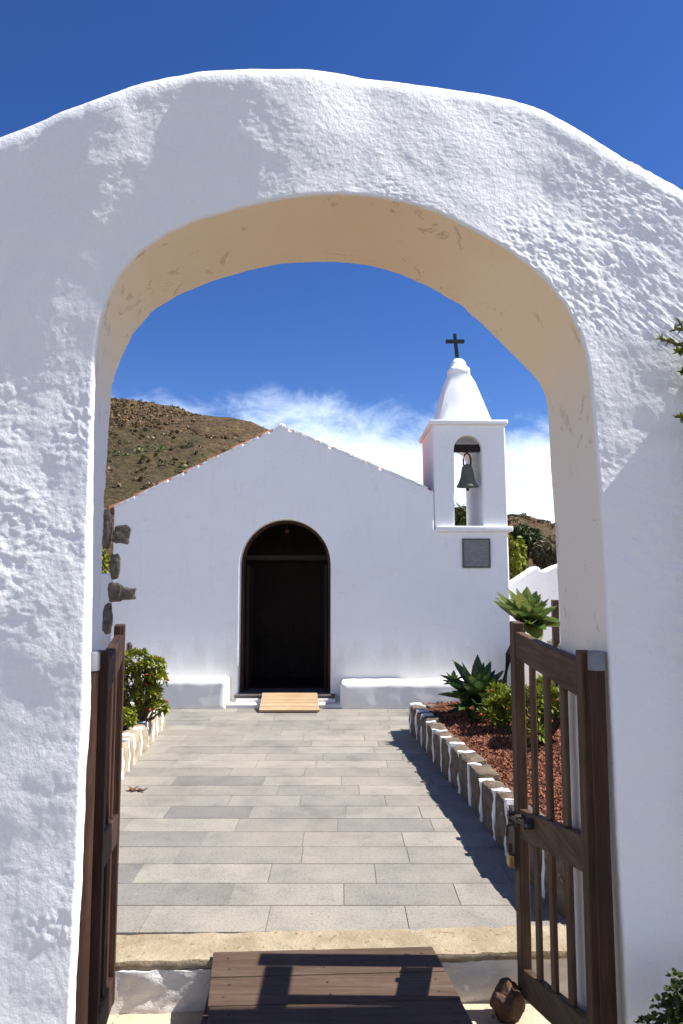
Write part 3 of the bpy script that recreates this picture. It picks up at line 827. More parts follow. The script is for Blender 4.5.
# red volcanic gravel (right) and soil (left)
def bed(name, xl_fn, x1, y0, y1, zfun, base_mat, grain_n, grain_mat, gs):
    nu, nv = 60, 90
    ys_ = np.linspace(y0, y1, nv); us = np.linspace(0, 1, nu)
    V = []
    for y in ys_:
        xa = xl_fn(y)
        for u in us:
            x = xa + (x1 - xa) * u
            V.append((x, y, zfun(x, y, u)))
    V = np.array(V); V[:, 2] += 0.018 * fbm(V * 5, 3)
    idx = np.arange(nu * nv).reshape(nv, nu)
    Fq = np.stack([idx[:-1, :-1].ravel(), idx[:-1, 1:].ravel(), idx[1:, 1:].ravel(), idx[1:, :-1].ravel()], 1)
    if x1 < xl_fn(y0): Fq = Fq[:, ::-1]
    tri = np.array([(0, 0, 1), (1, 0, -.4), (-.5, .87, -.4), (-.5, -.87, -.4)])
    rg = np.random.RandomState(5)
    pick = rg.randint(0, len(V), grain_n)
    c = V[pick] + rg.uniform(-.5, .5, (grain_n, 3)) * np.array((abs(x1 - xl_fn(y0)) / nu, (y1 - y0) / nv, 0)) + np.array((0, 0, .004))
    q = rg.normal(size=(grain_n, 4)); q /= np.linalg.norm(q, axis=1)[:, None]
    w, x, y, z = q.T
    Rm = np.stack([1 - 2 * (y * y + z * z), 2 * (x * y - z * w), 2 * (x * z + y * w), 2 * (x * y + z * w), 1 - 2 * (x * x + z * z), 2 * (y * z - x * w), 2 * (x * z - y * w), 2 * (y * z + x * w), 1 - 2 * (x * x + y * y)], 1).reshape(-1, 3, 3)
    sz = rg.uniform(gs * .5, gs * 1.4, grain_n)
    gv = (np.einsum('nij,kj->nki', Rm, tri) * sz[:, None, None] + c[:, None, :]).reshape(-1, 3)
    b4 = np.arange(grain_n)[:, None] * 4
    tf = np.concatenate([b4 + np.array(f) for f in ((0, 1, 2), (0, 2, 3), (0, 3, 1), (1, 3, 2))])
    quads = Fq
    t2 = np.concatenate([quads[:, [0, 1, 2]], quads[:, [0, 2, 3]], tf + len(V)])
    rv = np.concatenate([rg.rand(len(quads) * 2), np.tile(rg.rand(grain_n), 4)])
    mi = np.r_[np.zeros(len(quads) * 2, int), np.ones(len(tf), int)]
    return npmesh(name, np.concatenate([V, gv]), t2, [base_mat, grain_mat], smooth=False, mi=mi, attr=rv)
M['grain'] = leafmat('red_gravel', [(.08, .026, .013), (.18, .062, .032), (.26, .10, .055), (.34, .16, .10)], 0.95, 0.0)
M['soilgrain'] = leafmat('soil_grain', [(.05, .03, .02), (.10, .06, .035), (.16, .10, .06)], 0.95, 0.0)
kxr = lambda y: float(np.interp(y, [3.3, 3.95, 4.9, 7.36, 8.6], [1.03, .937, .888, .68, .68])) + 0.14
ob = bed('red_gravel', kxr, 2.75, 3.32, 7.48, lambda x, y, u: ZP + 0.215 + 0.10 * u * (2 - u) + 0.03 * (y - 3) / 5, M['gravel_bed'], 34000, M['grain'], .011)
struct(ob, 'rust red volcanic gravel', 'stuff')
kxl = lambda y: float(np.interp(y, [3.3, 4.5, 5.71, 7.6], [-1.55, -1.62, -1.72, -1.87])) - 0.13
ob = bed('soil', kxl, -3.3, 3.32, 7.7, lambda x, y, u: ZP + 0.18 + 0.05 * u, M['terrace'], 6000, M['soilgrain'], .014)
struct(ob, 'brown planting soil', 'stuff')

# ------------------------------------------------------------------ plants
def leaf_blade(V, Fc, A, base, dirv, L_, W_, curl, rnd, seg=7, cup=0.25):
    """pointed fleshy leaf"""
    dirv = dirv.normalized(); up = Vector((0, 0, 1))
    sidev = dirv.cross(up)
    if sidev.length < .05: sidev = Vector((1, 0, 0))
    sidev.normalize(); nv = sidev.cross(dirv).normalized()
    o = len(V)
    for i in range(seg + 1):
        t = i / seg
        w = W_ * (0.40 + 1.25 * t - 1.5 * t * t + .0) if t < .55 else W_ * (0.35 + 1.25 * .55 - 1.6 * .3025) * (1 - ((t - .55) / .45) ** 1.6)
        w = max(w, W_ * .01) * 1.6
        c = base + dirv * (L_ * t) + nv * (curl * L_ * t * t)
        V.append(c - sidev * w * .5 + nv * w * cup); V.append(c - nv * w * .10); V.append(c + sidev * w * .5 + nv * w * cup)
    for i in range(seg):
        q = o + i * 3
        Fc.append((q, q + 1, q + 4, q + 3)); Fc.append((q + 1, q + 2, q + 5, q + 4)); A += [rnd, rnd]

def rosette(V, Fc, A, c, n, L_, W_, tilt=(80, 5), axis=Vector((0, 0, 1)), curl=(-.1, .15), rg=random):
    q = Vector((0, 0, 1)).rotation_difference(axis)
    for k in range(n):
        t = k / max(n - 1, 1)
        az = k * 2.39996 + rg.uniform(-.2, .2)
        el = R(tilt[1] + (tilt[0] - tilt[1]) * t + rg.uniform(-6, 6))
        d = Vector((math.cos(az) * math.cos(el), math.sin(az) * math.cos(el), math.sin(el)))
        l = L_ * (1.0 - .40 * t) * rg.uniform(.85, 1.1)
        leaf_blade(V, Fc, A, c + (q @ d) * .01, q @ d, l, W_ * rg.uniform(.85, 1.1) * (1 - .25 * t), rg.uniform(*curl), rg.random())

M['agave_dark'] = leafmat('agave_leaf_dark', [(.03, .065, .02), (.05, .10, .028), (.08, .14, .04), (.15, .20, .06)], 0.42, 0.15)
def agave(label, base, top, lean_pts, n, L_, W_, extra=(), mat=None):
    mat = mat or M['agave']
    base = Vector(base); top = Vector(top)
    t = thing('agave', label, 'agave', base, 0, 'agaves in the gravel bed')
    mb = MB(); pts = [base - Vector((0, 0, .05))] + [Vector(p) for p in lean_pts] + [top]
    mb.tube(pts, [0.036 + .004 * (i % 2) for i in range(len(pts))], 12)
    obj('stem', mb, M['stem'], t, base, smooth=60)
    V, Fc, A = [], [], []
    ax = (top - pts[-2]).normalized() if len(pts) > 1 else Vector((0, 0, 1))
    ax = (ax + Vector((0, -1.0, .9))).normalized()
    rosette(V, Fc, A, top, n, L_, W_, (86, 4), ax)
    # hanging dry skirt
    o = npmesh('leaf_rosette', np.array([tuple(v - base) for v in V]), np.array(Fc), mat, t, True, attr=A)
    for (c, n2, l2, w2, ax2) in extra:
        V, Fc, A = [], [], []
        rosette(V, Fc, A, Vector(c), n2, l2, w2, (80, 0), Vector(ax2).normalized())
        npmesh('side_rosette', np.array([tuple(v - base) for v in V]), np.array(Fc), mat, t, True, attr=A)
    return t
random.seed(11)
D1 = 6.75
b1 = P(478, 722, D1); c1 = P(478, 700, D1)
agave('dark green agave squatting on the red gravel in front of the white bench', (b1.x, D1, ZP + .25), (c1.x, D1, P(478, 699, D1).z), [], 42, 0.47, 0.15,
      [(P(454, 682, D1).xyz, 12, .13, .05, (-.6, -.5, .6)), (P(466, 708, D1 - .1).xyz, 12, .22, .07, (-.4, -.7, .6)), (P(488, 714, D1 - .1).xyz, 10, .2, .06, (.5, -.7, .5))], M['agave_dark'])
D2 = 6.9
b2 = P(500, 712, D2); t2 = P(526, 622, D2)
agave('tall agave with pale green leaves on a leaning bare stem', (b2.x, D2, ZP + .28), t2, [P(503, 690, D2), P(509, 655, D2)], 44, 0.40, 0.19)

def rosette_shrub(name, label, cat, base, clumps, leafL, leafW, n_leaf, mat, stems=True, flowers=0, rg=None, group=None):
    rg = rg or random.Random(5)
    base = Vector(base)
    t = thing(name, label, cat, base, 0, group)
    V, Fc, A = [], [], []; mb = MB(); fls = []
    for (c, r, n) in clumps:
        c = Vector(c)
        for k in range(n):
            d = Vector((rg.gauss(0, 1), rg.gauss(0, 1), rg.gauss(0.25, 1))).normalized()
            p = c + Vector((d.x * r[0], d.y * r[1], d.z * r[2])) * rg.uniform(.55, 1.0)
            ax = (d + Vector((0, 0, .5)) + Vector((rg.gauss(0, .2), rg.gauss(0, .2), 0))).normalized()
            rosette(V, Fc, A, p, n_leaf, leafL, leafW, (70, -5), ax, rg=rg)
            if stems and k % 3 == 0: mb.tube([base + Vector((rg.uniform(-.02, .02), rg.uniform(-.02, .02), 0)), base * .35 + c * .65 + Vector((rg.uniform(-.03, .03), rg.uniform(-.03, .03), -.03)), p], [.012, .008, .004], 6)
            if flowers and rg.random() < flowers:
                fp = p + ax * leafL * .7
                fls.append(fp)
    npmesh('foliage', np.array([tuple(v - base) for v in V]), np.array(Fc), mat, t, True, attr=A)
    if mb.v: obj('stems', mb, M['bark'], t, base, smooth=60)
    for fp in fls:
        fl = MB(); fl.rock(fp, (.014, .014, .011), fp.x * 9, sub=2); obj('flower', fl, M['flower'], t, base, smooth=180)
    return t
DS = 6.7
def cl(u, v, D, rx, ry, rz, n): return (P(u, v, D), (rx, ry, rz), n)
bs = P(140, 722, DS)
rosette_shrub('flowering_shrub', 'round olive green shrub with a few small red flowers above the pale kerb', 'shrub', (P(142, 715, DS).x, DS, ZP + .2),
    [cl(136, 660, DS, .14, .14, .10, 30), cl(153, 668, DS, .13, .13, .11, 32), cl(158, 680, DS, .10, .12, .09, 24), cl(135, 680, DS, .14, .14, .12, 34), cl(147, 694, DS, .15, .14, .09, 34), cl(133, 708, DS, .13, .15, .09, 30), cl(158, 709, DS, .09, .1, .07, 18), cl(120, 690, DS, .12, .14, .16, 30), cl(126, 718, DS - .3, .08, .1, .06, 20)],
    0.056, 0.026, 10, M['leaf_olive'], True, 0.045, random.Random(4))
DE = 6.1
rosette_shrub('euphorbia_shrub', 'low yellow-green shrub on the red gravel right of the dark agave', 'shrub', (P(503, 727, DE).x, DE, ZP + .28),
    [cl(492, 712, DE, .10, .12, .10, 20), cl(506, 708, DE, .11, .12, .12, 24), cl(520, 700, DE, .10, .12, .13, 22), cl(500, 696, DE + .2, .12, .12, .10, 18), cl(514, 722, DE - .1, .09, .1, .06, 14)],
    0.085, 0.022, 9, M['leaf_yellow'], True, 0.03, random.Random(6))
DE2 = 5.6
rosette_shrub('euphorbia_shrub', 'spreading yellow-green shrub seen through the bars of the right gate', 'shrub', (P(545, 730, DE2).x, DE2, ZP + .28),
    [cl(530, 712, DE2, .10, .12, .11, 20), cl(545, 702, DE2, .12, .12, .12, 24), cl(562, 706, DE2, .12, .12, .11, 22), cl(540, 690, DE2 + .2, .12, .12, .09, 18), cl(535, 732, DE2 - .1, .07, .1, .05, 12)],
    0.085, 0.022, 9, M['leaf_yellow'], True, 0.03, random.Random(9))

def leaf_cloud(n, lobes, size, rg, aspect=.5):
    """lobes: (center, radii); leaves gather towards each lobe's skin"""
    ws = np.array([l[1][0] * l[1][1] * l[1][2] for l in lobes]) ** (2 / 3.); ws /= ws.sum()
    li = rg.choice(len(lobes), n, p=ws)
    C = np.array([tuple(l[0]) for l in lobes])[li]; Rr = np.array([tuple(l[1]) for l in lobes])[li]
    d = rg.normal(size=(n, 3)); d /= np.linalg.norm(d, axis=1)[:, None]
    rad = rg.uniform(.35, 1.0, n) ** .55
    rad *= 1 + .28 * fbm(d * 2.2 + li[:, None] * 3.7, 3)
    c = C + d * Rr * rad[:, None]
    nrm_ = d + rg.normal(size=(n, 3)) * .7 + np.array((0, 0, .4)); nrm_ /= np.linalg.norm(nrm_, axis=1)[:, None]
    a = np.cross(nrm_, rg.normal(size=(n, 3))); a /= np.linalg.norm(a, axis=1)[:, None] + 1e-9
    b = np.cross(nrm_, a)
    s = rg.uniform(size * .6, size * 1.3, n)[:, None]
    V = np.stack([c - a * s, c + b * s * aspect + nrm_ * s * .15, c + a * s, c - b * s * aspect + nrm_ * s * .15], 1).reshape(-1, 3)
    Fq = np.arange(n * 4).reshape(-1, 4)
    return V, Fq, rg.rand(n)

def bush(name, label, cat, base, lobes, n, size, mat, seed, group=None, trunk=True, extra=()):
    base = Vector(base); rg = np.random.RandomState(seed)
    t = thing(name, label, cat, base, 0, group)
    V, Fq, A = leaf_cloud(n, lobes, size, rg)
    npmesh('crown', V - np.array(base), Fq, mat, t, False, attr=A)
    if trunk:
        mb = MB()
        for c, r in lobes:
            c = Vector(c); mid = base.lerp(c, .5) + Vector((rg.uniform(-.1, .1), rg.uniform(-.1, .1), .1)) * (c - base).length * .3
            rr = .02 + .018 * (c - base).length
            mb.tube([base - Vector((0, 0, .1)), mid, c + Vector((0, 0, r[2] * .4))], [rr, rr * .7, rr * .25], 8)
        obj('trunk', mb, M['bark'], t, base, smooth=60)
    return t

# bushes on the slope behind the chapel, right
gz = ground_z
def bg_bush(label, u0, u1, vt, vb, D, mat, seed, n=5200):
    a, b = P(u0, vt, D), P(u1, vb, D)
    w, h = (b.x - a.x), (a.z - b.z); cx = (a.x + b.x) / 2
    lob = []
    rr = random.Random(seed)
    for k in range(8):
        lob.append(((cx + rr.uniform(-.34, .34) * w, D + rr.uniform(-.35, .35) * w, b.z + h * rr.uniform(.3, .80)), (w * rr.uniform(.16, .3), w * rr.uniform(.16, .3), h * rr.uniform(.14, .24))))
    z0 = min(gz(cx, D), b.z + .1)
    bush('hillside_bush', label, 'bush', (cx, D, z0), lob, n, .07, mat, seed, 'bushes on the slope behind the chapel')
bg_bush('dark green bush seen through the belfry opening below the bell', 440, 492, 497, 590, 19, M['leaf_dark'], 31)
bg_bush('green bush close behind the right corner of the chapel', 500, 532, 530, 625, 17, M['leaf_olive'], 32)
bg_bush('dark bush cresting above the greener one right of the bell tower', 505, 540, 522, 570, 22, M['leaf_dark'], 33)
bg_bush('brownish round bush above the sloping white garden wall', 530, 562, 536, 600, 19.5, M['leaf_brown'], 34)
bg_bush('large bush behind the garden wall mostly hidden by the right jamb', 553, 640, 520, 610, 20, M['leaf_dark'], 35)
bg_bush('olive bush left of the chapel corner beyond the garden wall', 60, 116, 540, 610, 16, M['leaf_olive'], 36)

# hill scrub, beyond counting
rg = np.random.RandomState(12)
Vs, Fs, As = [], [], []
tot = 0
n_cl = 26000
cx_ = rg.uniform(-75, 40, n_cl); cy_ = 30 + 92 * rg.rand(n_cl) ** .7
pn = fbm(np.stack([cx_ / 22, cy_ / 22, np.zeros(n_cl)], 1), 3)
for k in range(n_cl):
    if rg.rand() > .46 + 1.0 * pn[k]: continue
    z = gz(cx_[k], cy_[k]); s = rg.uniform(.10, .30) * (1.9 if rg.rand() < .12 else 1)
    V, Fq, A = leaf_cloud(9, [((cx_[k], cy_[k], z + s * .3), (s, s, s * .6))], .17, rg, .8)
    Vs.append(V); Fs.append(Fq + tot); As.append(np.clip((rg.rand() * .75 if abs(z - 12 + 5 * pn[k]) > 3.2 else rg.choice([.02, .98, .93])) + A * .2 - .1, 0, 1)); tot += len(V)
o = npmesh('hillside_scrub', np.concatenate(Vs), np.concatenate(Fs), M['leaf_hill'], None, False, attr=np.concatenate(As))
struct(o, 'scattered scrub on the brown hillside', 'stuff')

# tall shrub at the right of the arch (only its edge reaches into view) and the leafy plant below
def sprig(V, Fc, A, mb, pts, rg, n, L_, W_):
    pts = [Vector(p) for p in pts]
    mb.tube(pts, [.006 - .004 * i / (len(pts) - 1) for i in range(len(pts))], 6)
    for k in range(n):
        t = (k + rg.random()) / n * (len(pts) - 1); i = min(int(t), len(pts) - 2); p = pts[i].lerp(pts[i + 1], t - i)
        d = (pts[i + 1] - pts[i]).normalized() * .5 + Vector((rg.gauss(0, 1), rg.gauss(0, 1), rg.gauss(.3, 1))).normalized()
        leaf_blade(V, Fc, A, p, d, L_ * rg.uniform(.7, 1.2), W_, rg.uniform(-.1, .3), rg.random(), seg=3)
tb = Vector((1.42, 2.02, 0))
t_ = thing('tall_shrub', 'tall bushy shrub with a small-leaved branch reaching in at the right of the arch', 'shrub', tb)
rg = np.random.RandomState(44)
lob = [((1.30, 2.08, .5), (.24, .12, .5)), ((1.28, 2.09, 1.1), (.22, .11, .45)), ((1.27, 2.09, 1.6), (.20, .11, .4)), ((1.24, 2.10, 2.0), (.16, .10, .28)), ((1.24, 2.10, 2.32), (.13, .09, .20)), ((1.5, 2.06, 1.6), (.22, .13, .7)), ((1.45, 2.07, 2.3), (.2, .12, .25))]
V, Fq, A = leaf_cloud(26000, lob, .022, rg)
npmesh('crown', V - np.array(tb), Fq, M['leaf_dark'], t_, False, attr=A)
mb = MB(); V, Fc, A = [], [], []; rr = random.Random(2)
DSP = 2.03
for pts in ([(735, 385), (705, 362), (690, 340), (678, 320)], [(735, 372), (700, 356), (682, 346), (660, 339)], [(740, 400), (705, 380), (690, 372), (681, 372)],
            [(735, 365), (700, 335), (690, 318), (688, 308)], [(740, 430), (700, 425), (688, 420), (679, 417)], [(735, 350), (705, 325), (698, 330), (672, 330)], [(735, 350), (705, 345), (692, 352), (676, 352)]):
    sprig(V, Fc, A, mb, [P(u, v, DSP) for u, v in pts], rr, 60, .019, .010)
npmesh('branch_leaves', np.array([tuple(v - tb) for v in V]), np.array(Fc), M['leaf_olive'], t_, True, attr=A)
for c, r in lob:
    mb.tube([tb, Vector((tb.x + (c[0] - tb.x) * .3, tb.y, c[2] * .5)), Vector(c)], [.03, .022, .008], 8)
obj('branches', mb, M['bark'], t_, tb, smooth=60)

lb = Vector((1.02, 1.86, 0))
DL = 1.88
rosette_shrub('leafy_plant', 'dark leafy plant at the foot of the right wall', 'plant', lb,
    [(P(688, 1000, DL), (.06, .05, .06), 26), (P(676, 1018, DL), (.05, .05, .05), 22), (P(664, 1034, DL), (.05, .05, .05), 20), (P(700, 1030, DL), (.09, .07, .09), 34), (P(715, 1000, DL), (.08, .06, .08), 26)], .020, .017, 6, M['leaf_dark'], True, 0, random.Random(3))

# fallen leaf on the path
mb = MB(); c = G(137, 790, ZP + .012)
rr = random.Random(8)
V, Fc, A = [], [], []
for k in range(9):
    leaf_blade(V, Fc, A, Vector((c.x + rr.uniform(-.04, .04), c.y + rr.uniform(-.03, .03), ZP + .004)), Vector((rr.uniform(-1, 1), rr.uniform(-.6, .6), rr.uniform(.05, .4))), .06, .02, -.1, rr.random(), 4)
o = npmesh('fallen_leaves', np.array([tuple(v) for v in V]), np.array(Fc), M['dryleaf'])
tag(o, 'small clump of dry reddish leaves lying on the pale slabs', 'dead leaves')

# ------------------------------------------------------------------ chapel
def XZ(u, v, D=DCH): p = P(u, v, D); return (p.x, p.z)
zb0 = ZP - 0.05
ch = thing('chapel', 'small whitewashed chapel with tiled gable roof and corner bell tower', 'chapel', (XZ(284, 700)[0], DCH, ZP))
CO = Vector(ch.location)
xl = XZ(110, 640)[0]; xr = XZ(510.5, 640)[0]
eaveL = XZ(106, 507); peak = XZ(281, 426.5); tl = XZ(433, 491.5); ledgeZ = XZ(470, 529)[1]
xtl, xtr = XZ(433.5, 470)[0], XZ(506.5, 470)[0]
dl, dr2 = XZ(239, 640)[0], XZ(330.5, 640)[0]
zsill = XZ(284, 694)[1]; ztop = XZ(284, 519.5)[1]; rad = (dr2 - dl) / 2; zsp = ztop - rad * 1.0
arcp = [((dl + dr2) / 2 + rad * math.cos(a), zsp + rad * math.sin(a)) for a in np.linspace(0, math.pi, 24)]
hole = [(dr2, zsill)] + arcp + [(dl, zsill)]
hole = [(dl, zsill), (dr2, zsill)] + arcp
sl = (peak[1] - eaveL[1]) / (peak[0] - eaveL[0])
slr = (peak[1] - tl[1]) / (tl[0] - peak[0])
wob = lambda p, q, n, a: [(p[0] + (q[0] - p[0]) * k / n, p[1] + (q[1] - p[1]) * k / n + a * math.sin(k * 2.7 + 1) * (0 < k < n)) for k in range(n)]
outer = [(xl, zb0), (xr + .02, zb0), (xr, ledgeZ), (xtl, ledgeZ), (xtl, tl[1])] + wob((xtl, tl[1]), peak, 12, .006)[1:] + wob(peak, (xl, eaveL[1]), 14, .008) + [(xl, eaveL[1] - .005)]
TH = 0.45; DEP = 7.0
mb = plate(outer, [hole], DCH, DCH + TH, 0.018)
for (x0, x1, zt_) in ((xl + .01, xl + TH, eaveL[1] - .15), (xtl - TH + .1, xtl + .1, tl[1] - .12)):
    mb.box(x0, x1, DCH + TH - .03, DCH + DEP - TH, zb0, zt_)
back_o = [(xl + .01, zb0), (xtl + .09, zb0), (xtl + .09, tl[1] - .08), (peak[0], peak[1] - .05), (xl + .01, eaveL[1] - .06)]
q = plate(back_o, [], DCH + DEP - TH, DCH + DEP); mb.add(q.v, q.f)
obj('wall', mb, M['plaster_chapel'], ch, CO, smooth=35)
# inside: dark floor; screen box added to make the doorway near black
mb = MB(); mb.box(xl + TH + .005, xr - TH - .005, DCH + TH, DCH + DEP - TH - .005, zb0, zsill - .01)
obj('inner_floor', mb, M['dark_wood'], ch, CO)
mb = MB()
sx0, sx1 = dl - .35, dr2 + .35
mb.box(sx0, sx1, DCH + 1.5, DCH + 1.56, zsill, ztop + .3)
mb.box(sx0 - .05, sx0, DCH + TH + .004, DCH + 1.56, zsill, ztop + .3); mb.box(sx1, sx1 + .05, DCH + TH + .004, DCH + 1.56, zsill, ztop + .3)
mb.box(sx0 - .05, sx1 + .05, DCH + TH + .004, DCH + 1.56, ztop + .3, ztop + .36)
sc_ = obj('dark_backing', mb, M['dark_wood'], ch, CO)
mb = MB()
for z in (zsill + .55, zsill + 1.2, zsill + 1.62): mb.box(sx0, sx1, DCH + 1.46, DCH + 1.498, z - .05, z + .05)
obj('backing_rail', mb, M['dark_wood'], sc_)
bpy.data.objects['backing_rail'].data.transform(Matrix.Translation(-CO))
# arched timber door frame, set just inside the opening
def ring_poly(w, z0):
    return [(dl + w, z0), (dr2 - w, z0)] + [((dl + dr2) / 2 + (rad - w) * math.cos(a), zsp + (rad - w) * math.sin(a)) for a in np.linspace(0, math.pi, 24)]
def frame_band(w0, w1, y0, y1):
    A = [(dr2 - w0, zsill)] + [((dl + dr2) / 2 + (rad - w0) * math.cos(a), zsp + (rad - w0) * math.sin(a)) for a in np.linspace(0, math.pi, 24)] + [(dl + w0, zsill)]
    B = [(dr2 - w1, zsill)] + [((dl + dr2) / 2 + (rad - w1) * math.cos(a), zsp + (rad - w1) * math.sin(a)) for a in np.linspace(0, math.pi, 24)] + [(dl + w1, zsill)]
    mb = MB(); n = len(A)
    vs = [(p[0], y0, p[1]) for p in A] + [(p[0], y0, p[1]) for p in B] + [(p[0], y1, p[1]) for p in A] + [(p[0], y1, p[1]) for p in B]
    fs = []
    for k in range(n - 1):
        fs += [(k, n + k, n + k + 1, k + 1), (2 * n + k, 2 * n + k + 1, 3 * n + k + 1, 3 * n + k), (n + k, 3 * n + k, 3 * n + k + 1, n + k + 1), (k, k + 1, 2 * n + k + 1, 2 * n + k)]
    mb.add(vs, fs); return mb
obj('door_frame', frame_band(0.004, 0.035, DCH + .12, DCH + .26), M['door_wood'], ch, CO)
for s_ in (0, 1):
    d_ = MB()
    if s_ == 0: d_.box(dl + .045, dl + .085, DCH + .27, DCH + .27 + rad * .95, zsill + .01, zsp)
    else: d_.box(dr2 - .085, dr2 - .045, DCH + .27, DCH + .27 + rad * .95, zsill + .01, zsp)
    lf = obj('door_leaf', d_, M['dark_wood'], ch, CO, bevel=.004)
mb = MB(); mb.box(dl + .036, dr2 - .036, DCH + .36, DCH + .42, zsp + .07, zsp + .13)
obj('transom', mb, M['dark_wood'], ch, CO)
mb = MB(); cx_ = XZ(285, 525)[0]
mb.tube([(cx_, DCH + .3, ztop - .04), (cx_, DCH + .3, ztop - .11)], .006, 6); mb.rock((cx_, DCH + .3, ztop - .13), (.03, .03, .03), 3, sub=2)
obj('lantern', mb, M['door_wood'], ch, CO)
# threshold
mb = MB(); a = XZ(235.5, 694); b_ = XZ(335, 694)
mb.box(a[0], b_[0], DCH - .12, DCH + TH + .02, zsill - .035, zsill + .004)
th_ = obj('threshold', mb, M['slab'], ch, CO, bevel=.006)
mb = MB(); a = P(227, 700, DBN); b_ = P(342, 700, DBN)
mb.box(a.x - .05, b_.x + .05, DBN + .03, DCH + .05, ZP - .03, zsill - .08)
obj('door_step', mb, M['riser'], ch, CO, bevel=.01)
mb = MB(); mb.box(a.x + .08, b_.x - .08, DBN + .18, DCH + .05, zsill - .085, zsill - .037)
obj('door_step', mb, M['plaster_bench'], ch, CO, bevel=.01)

# roof: rows of barrel tiles running down both slopes
def roof_side(mb, x0, z0, x1, z1, y0, y1):
    """ridge (x0,z0) to eave (x1,z1)"""
    n = int((y1 - y0) / .19); Lr_ = math.hypot(x1 - x0, z1 - z0)
    tx, tz = (x1 - x0) / Lr_, (z1 - z0) / Lr_
    nx_, nz_ = (-tz, tx) if tx > 0 else (tz, -tx)
    nc = int(Lr_ / .36) + 1
    for i in range(n):
        yc = y0 + (i + .5) * (y1 - y0) / n
        for c in range(nc):
            s0, s1 = c * Lr_ / nc - .03, (c + 1) * Lr_ / nc
            vs = []
            for s, rr in ((s0, .072), (s1, .094)):
                for k in range(7):
                    a = math.pi * k / 6
                    h = math.sin(a) * rr * .62 + (.012 if s == s1 else .0); y = yc + math.cos(a) * rr
                    vs.append((x0 + tx * s + nx_ * h, y, z0 + tz * s + nz_ * h))
            fs = [(k, k + 1, 7 + k + 1, 7 + k) for k in range(6)] + [(13, 12, 11, 10, 9, 8, 7)]
            if tx < 0: fs = [f[::-1] for f in fs]
            mb.add(vs, fs)
mb = MB()
off = -.022
exL = (xl - .06, eaveL[1] - .03); exR = (xtl + .02, tl[1] - .02)
for ex in (exL, exR):
    sgn = 1 if ex[0] > peak[0] else -1
    y0r = DCH + .02 if sgn < 0 else DCH + .02
    off = -.006 if sgn < 0 else -.016
    roof_side(mb, peak[0], peak[1] + off, ex[0], ex[1] + off, y0r, DCH + DEP)
    mb.hexa([(min(peak[0], ex[0]), y0r + .03, (ex[1] if sgn < 0 else peak[1]) - .06), (max(peak[0], ex[0]), y0r + .03, (peak[1] if sgn < 0 else ex[1]) - .06),
             (max(peak[0], ex[0]), DCH + DEP, (peak[1] if sgn < 0 else ex[1]) - .06), (min(peak[0], ex[0]), DCH + DEP, (ex[1] if sgn < 0 else peak[1]) - .06),
             (min(peak[0], ex[0]), y0r + .03, (ex[1] if sgn < 0 else peak[1]) + .004), (max(peak[0], ex[0]), y0r + .03, (peak[1] if sgn < 0 else ex[1]) + .004),
             (max(peak[0], ex[0]), DCH + DEP, (peak[1] if sgn < 0 else ex[1]) + .004), (min(peak[0], ex[0]), DCH + DEP, (ex[1] if sgn < 0 else peak[1]) + .004)])
rf = obj('roof', mb, M['tile'], ch, CO, smooth=50)
# mortar along the verge and on the ridge
rr = random.Random(3)
for (p, q, n, sgn) in ((peak, (xl, eaveL[1]), 15, -1), (peak, tl, 13, 1)):
    k = 0.0
    while k < n:
        ln = rr.uniform(.5, 1.6); t0, t1 = k / n, min((k + ln) / n, 1); k += ln + rr.choice([.0, .1, .35])
        m1 = MB(); w = MB(); roughbox(w, 0, 1, 0, .10, -.03, .022 if sgn < 0 else .034, 8, 3, 2, .006, 6, k * 3)
        m1.add([(p[0] + (q[0] - p[0]) * (t0 + (t1 - t0) * v[0]), DCH - .004 + v[1], p[1] + (q[1] - p[1]) * (t0 + (t1 - t0) * v[0]) + v[2]) for v in w.v], [f if sgn > 0 else f[::-1] for f in w.f])
        o_ = obj('mortar_patch', m1, M['mortar'], rf, smooth=60); o_.data.transform(Matrix.Translation(-CO))
m1 = MB(); m1.rock((peak[0], DCH + .08, peak[1] + .012), (.06, .07, .035), 77, sub=3)
o_ = obj('ridge_cap', m1, M['mortar'], rf, smooth=60); o_.data.transform(Matrix.Translation(-CO))

# quoin stones showing through the whitewash on the left corner
for k, (u0, u1, v0, v1) in enumerate([(98, 110.5, 508, 547), (113, 131, 525, 545), (110, 120.5, 553, 578), (108, 124, 582, 602), (120, 137, 587, 600), (103, 112.5, 604, 634), (127, 132, 642, 656)]):
    a = P(u0, v0, DCH); b_ = P(u1, v1, DCH)
    mb = MB(); mb.rock(((a.x + b_.x) / 2, DCH + .012, (a.z + b_.z) / 2), ((b_.x - a.x) / 2, .026, (a.z - b_.z) / 2), k + 9, sub=4, rough=.34, flat=.62)
    obj('quoin_stone', mb, M['quoin'], ch, CO, smooth=60)

# bell tower
zc0 = XZ(470, 424)[1]
TD = 1.22
ho_l, ho_r = XZ(454.5, 480)[0], XZ(482.5, 480)[0]; hz0 = XZ(468, 525.5)[1]; hzt = XZ(468, 435.5)[1]; hr = (ho_r - ho_l) / 2
hole = [(ho_l, hz0), (ho_r, hz0)] + [((ho_l + ho_r) / 2 + hr * math.cos(a), hzt - hr + hr * math.sin(a)) for a in np.linspace(0, math.pi, 16)]
mb = plate([(xtl + .01, ledgeZ - .04), (xtr, ledgeZ - .04), (xtr - .005, zc0), (xtl + .0, zc0)], [hole], DCH + .006, DCH + TD, 0.018)
bt = obj('bell_tower', mb, M['plaster_chapel'], ch, CO, smooth=35)
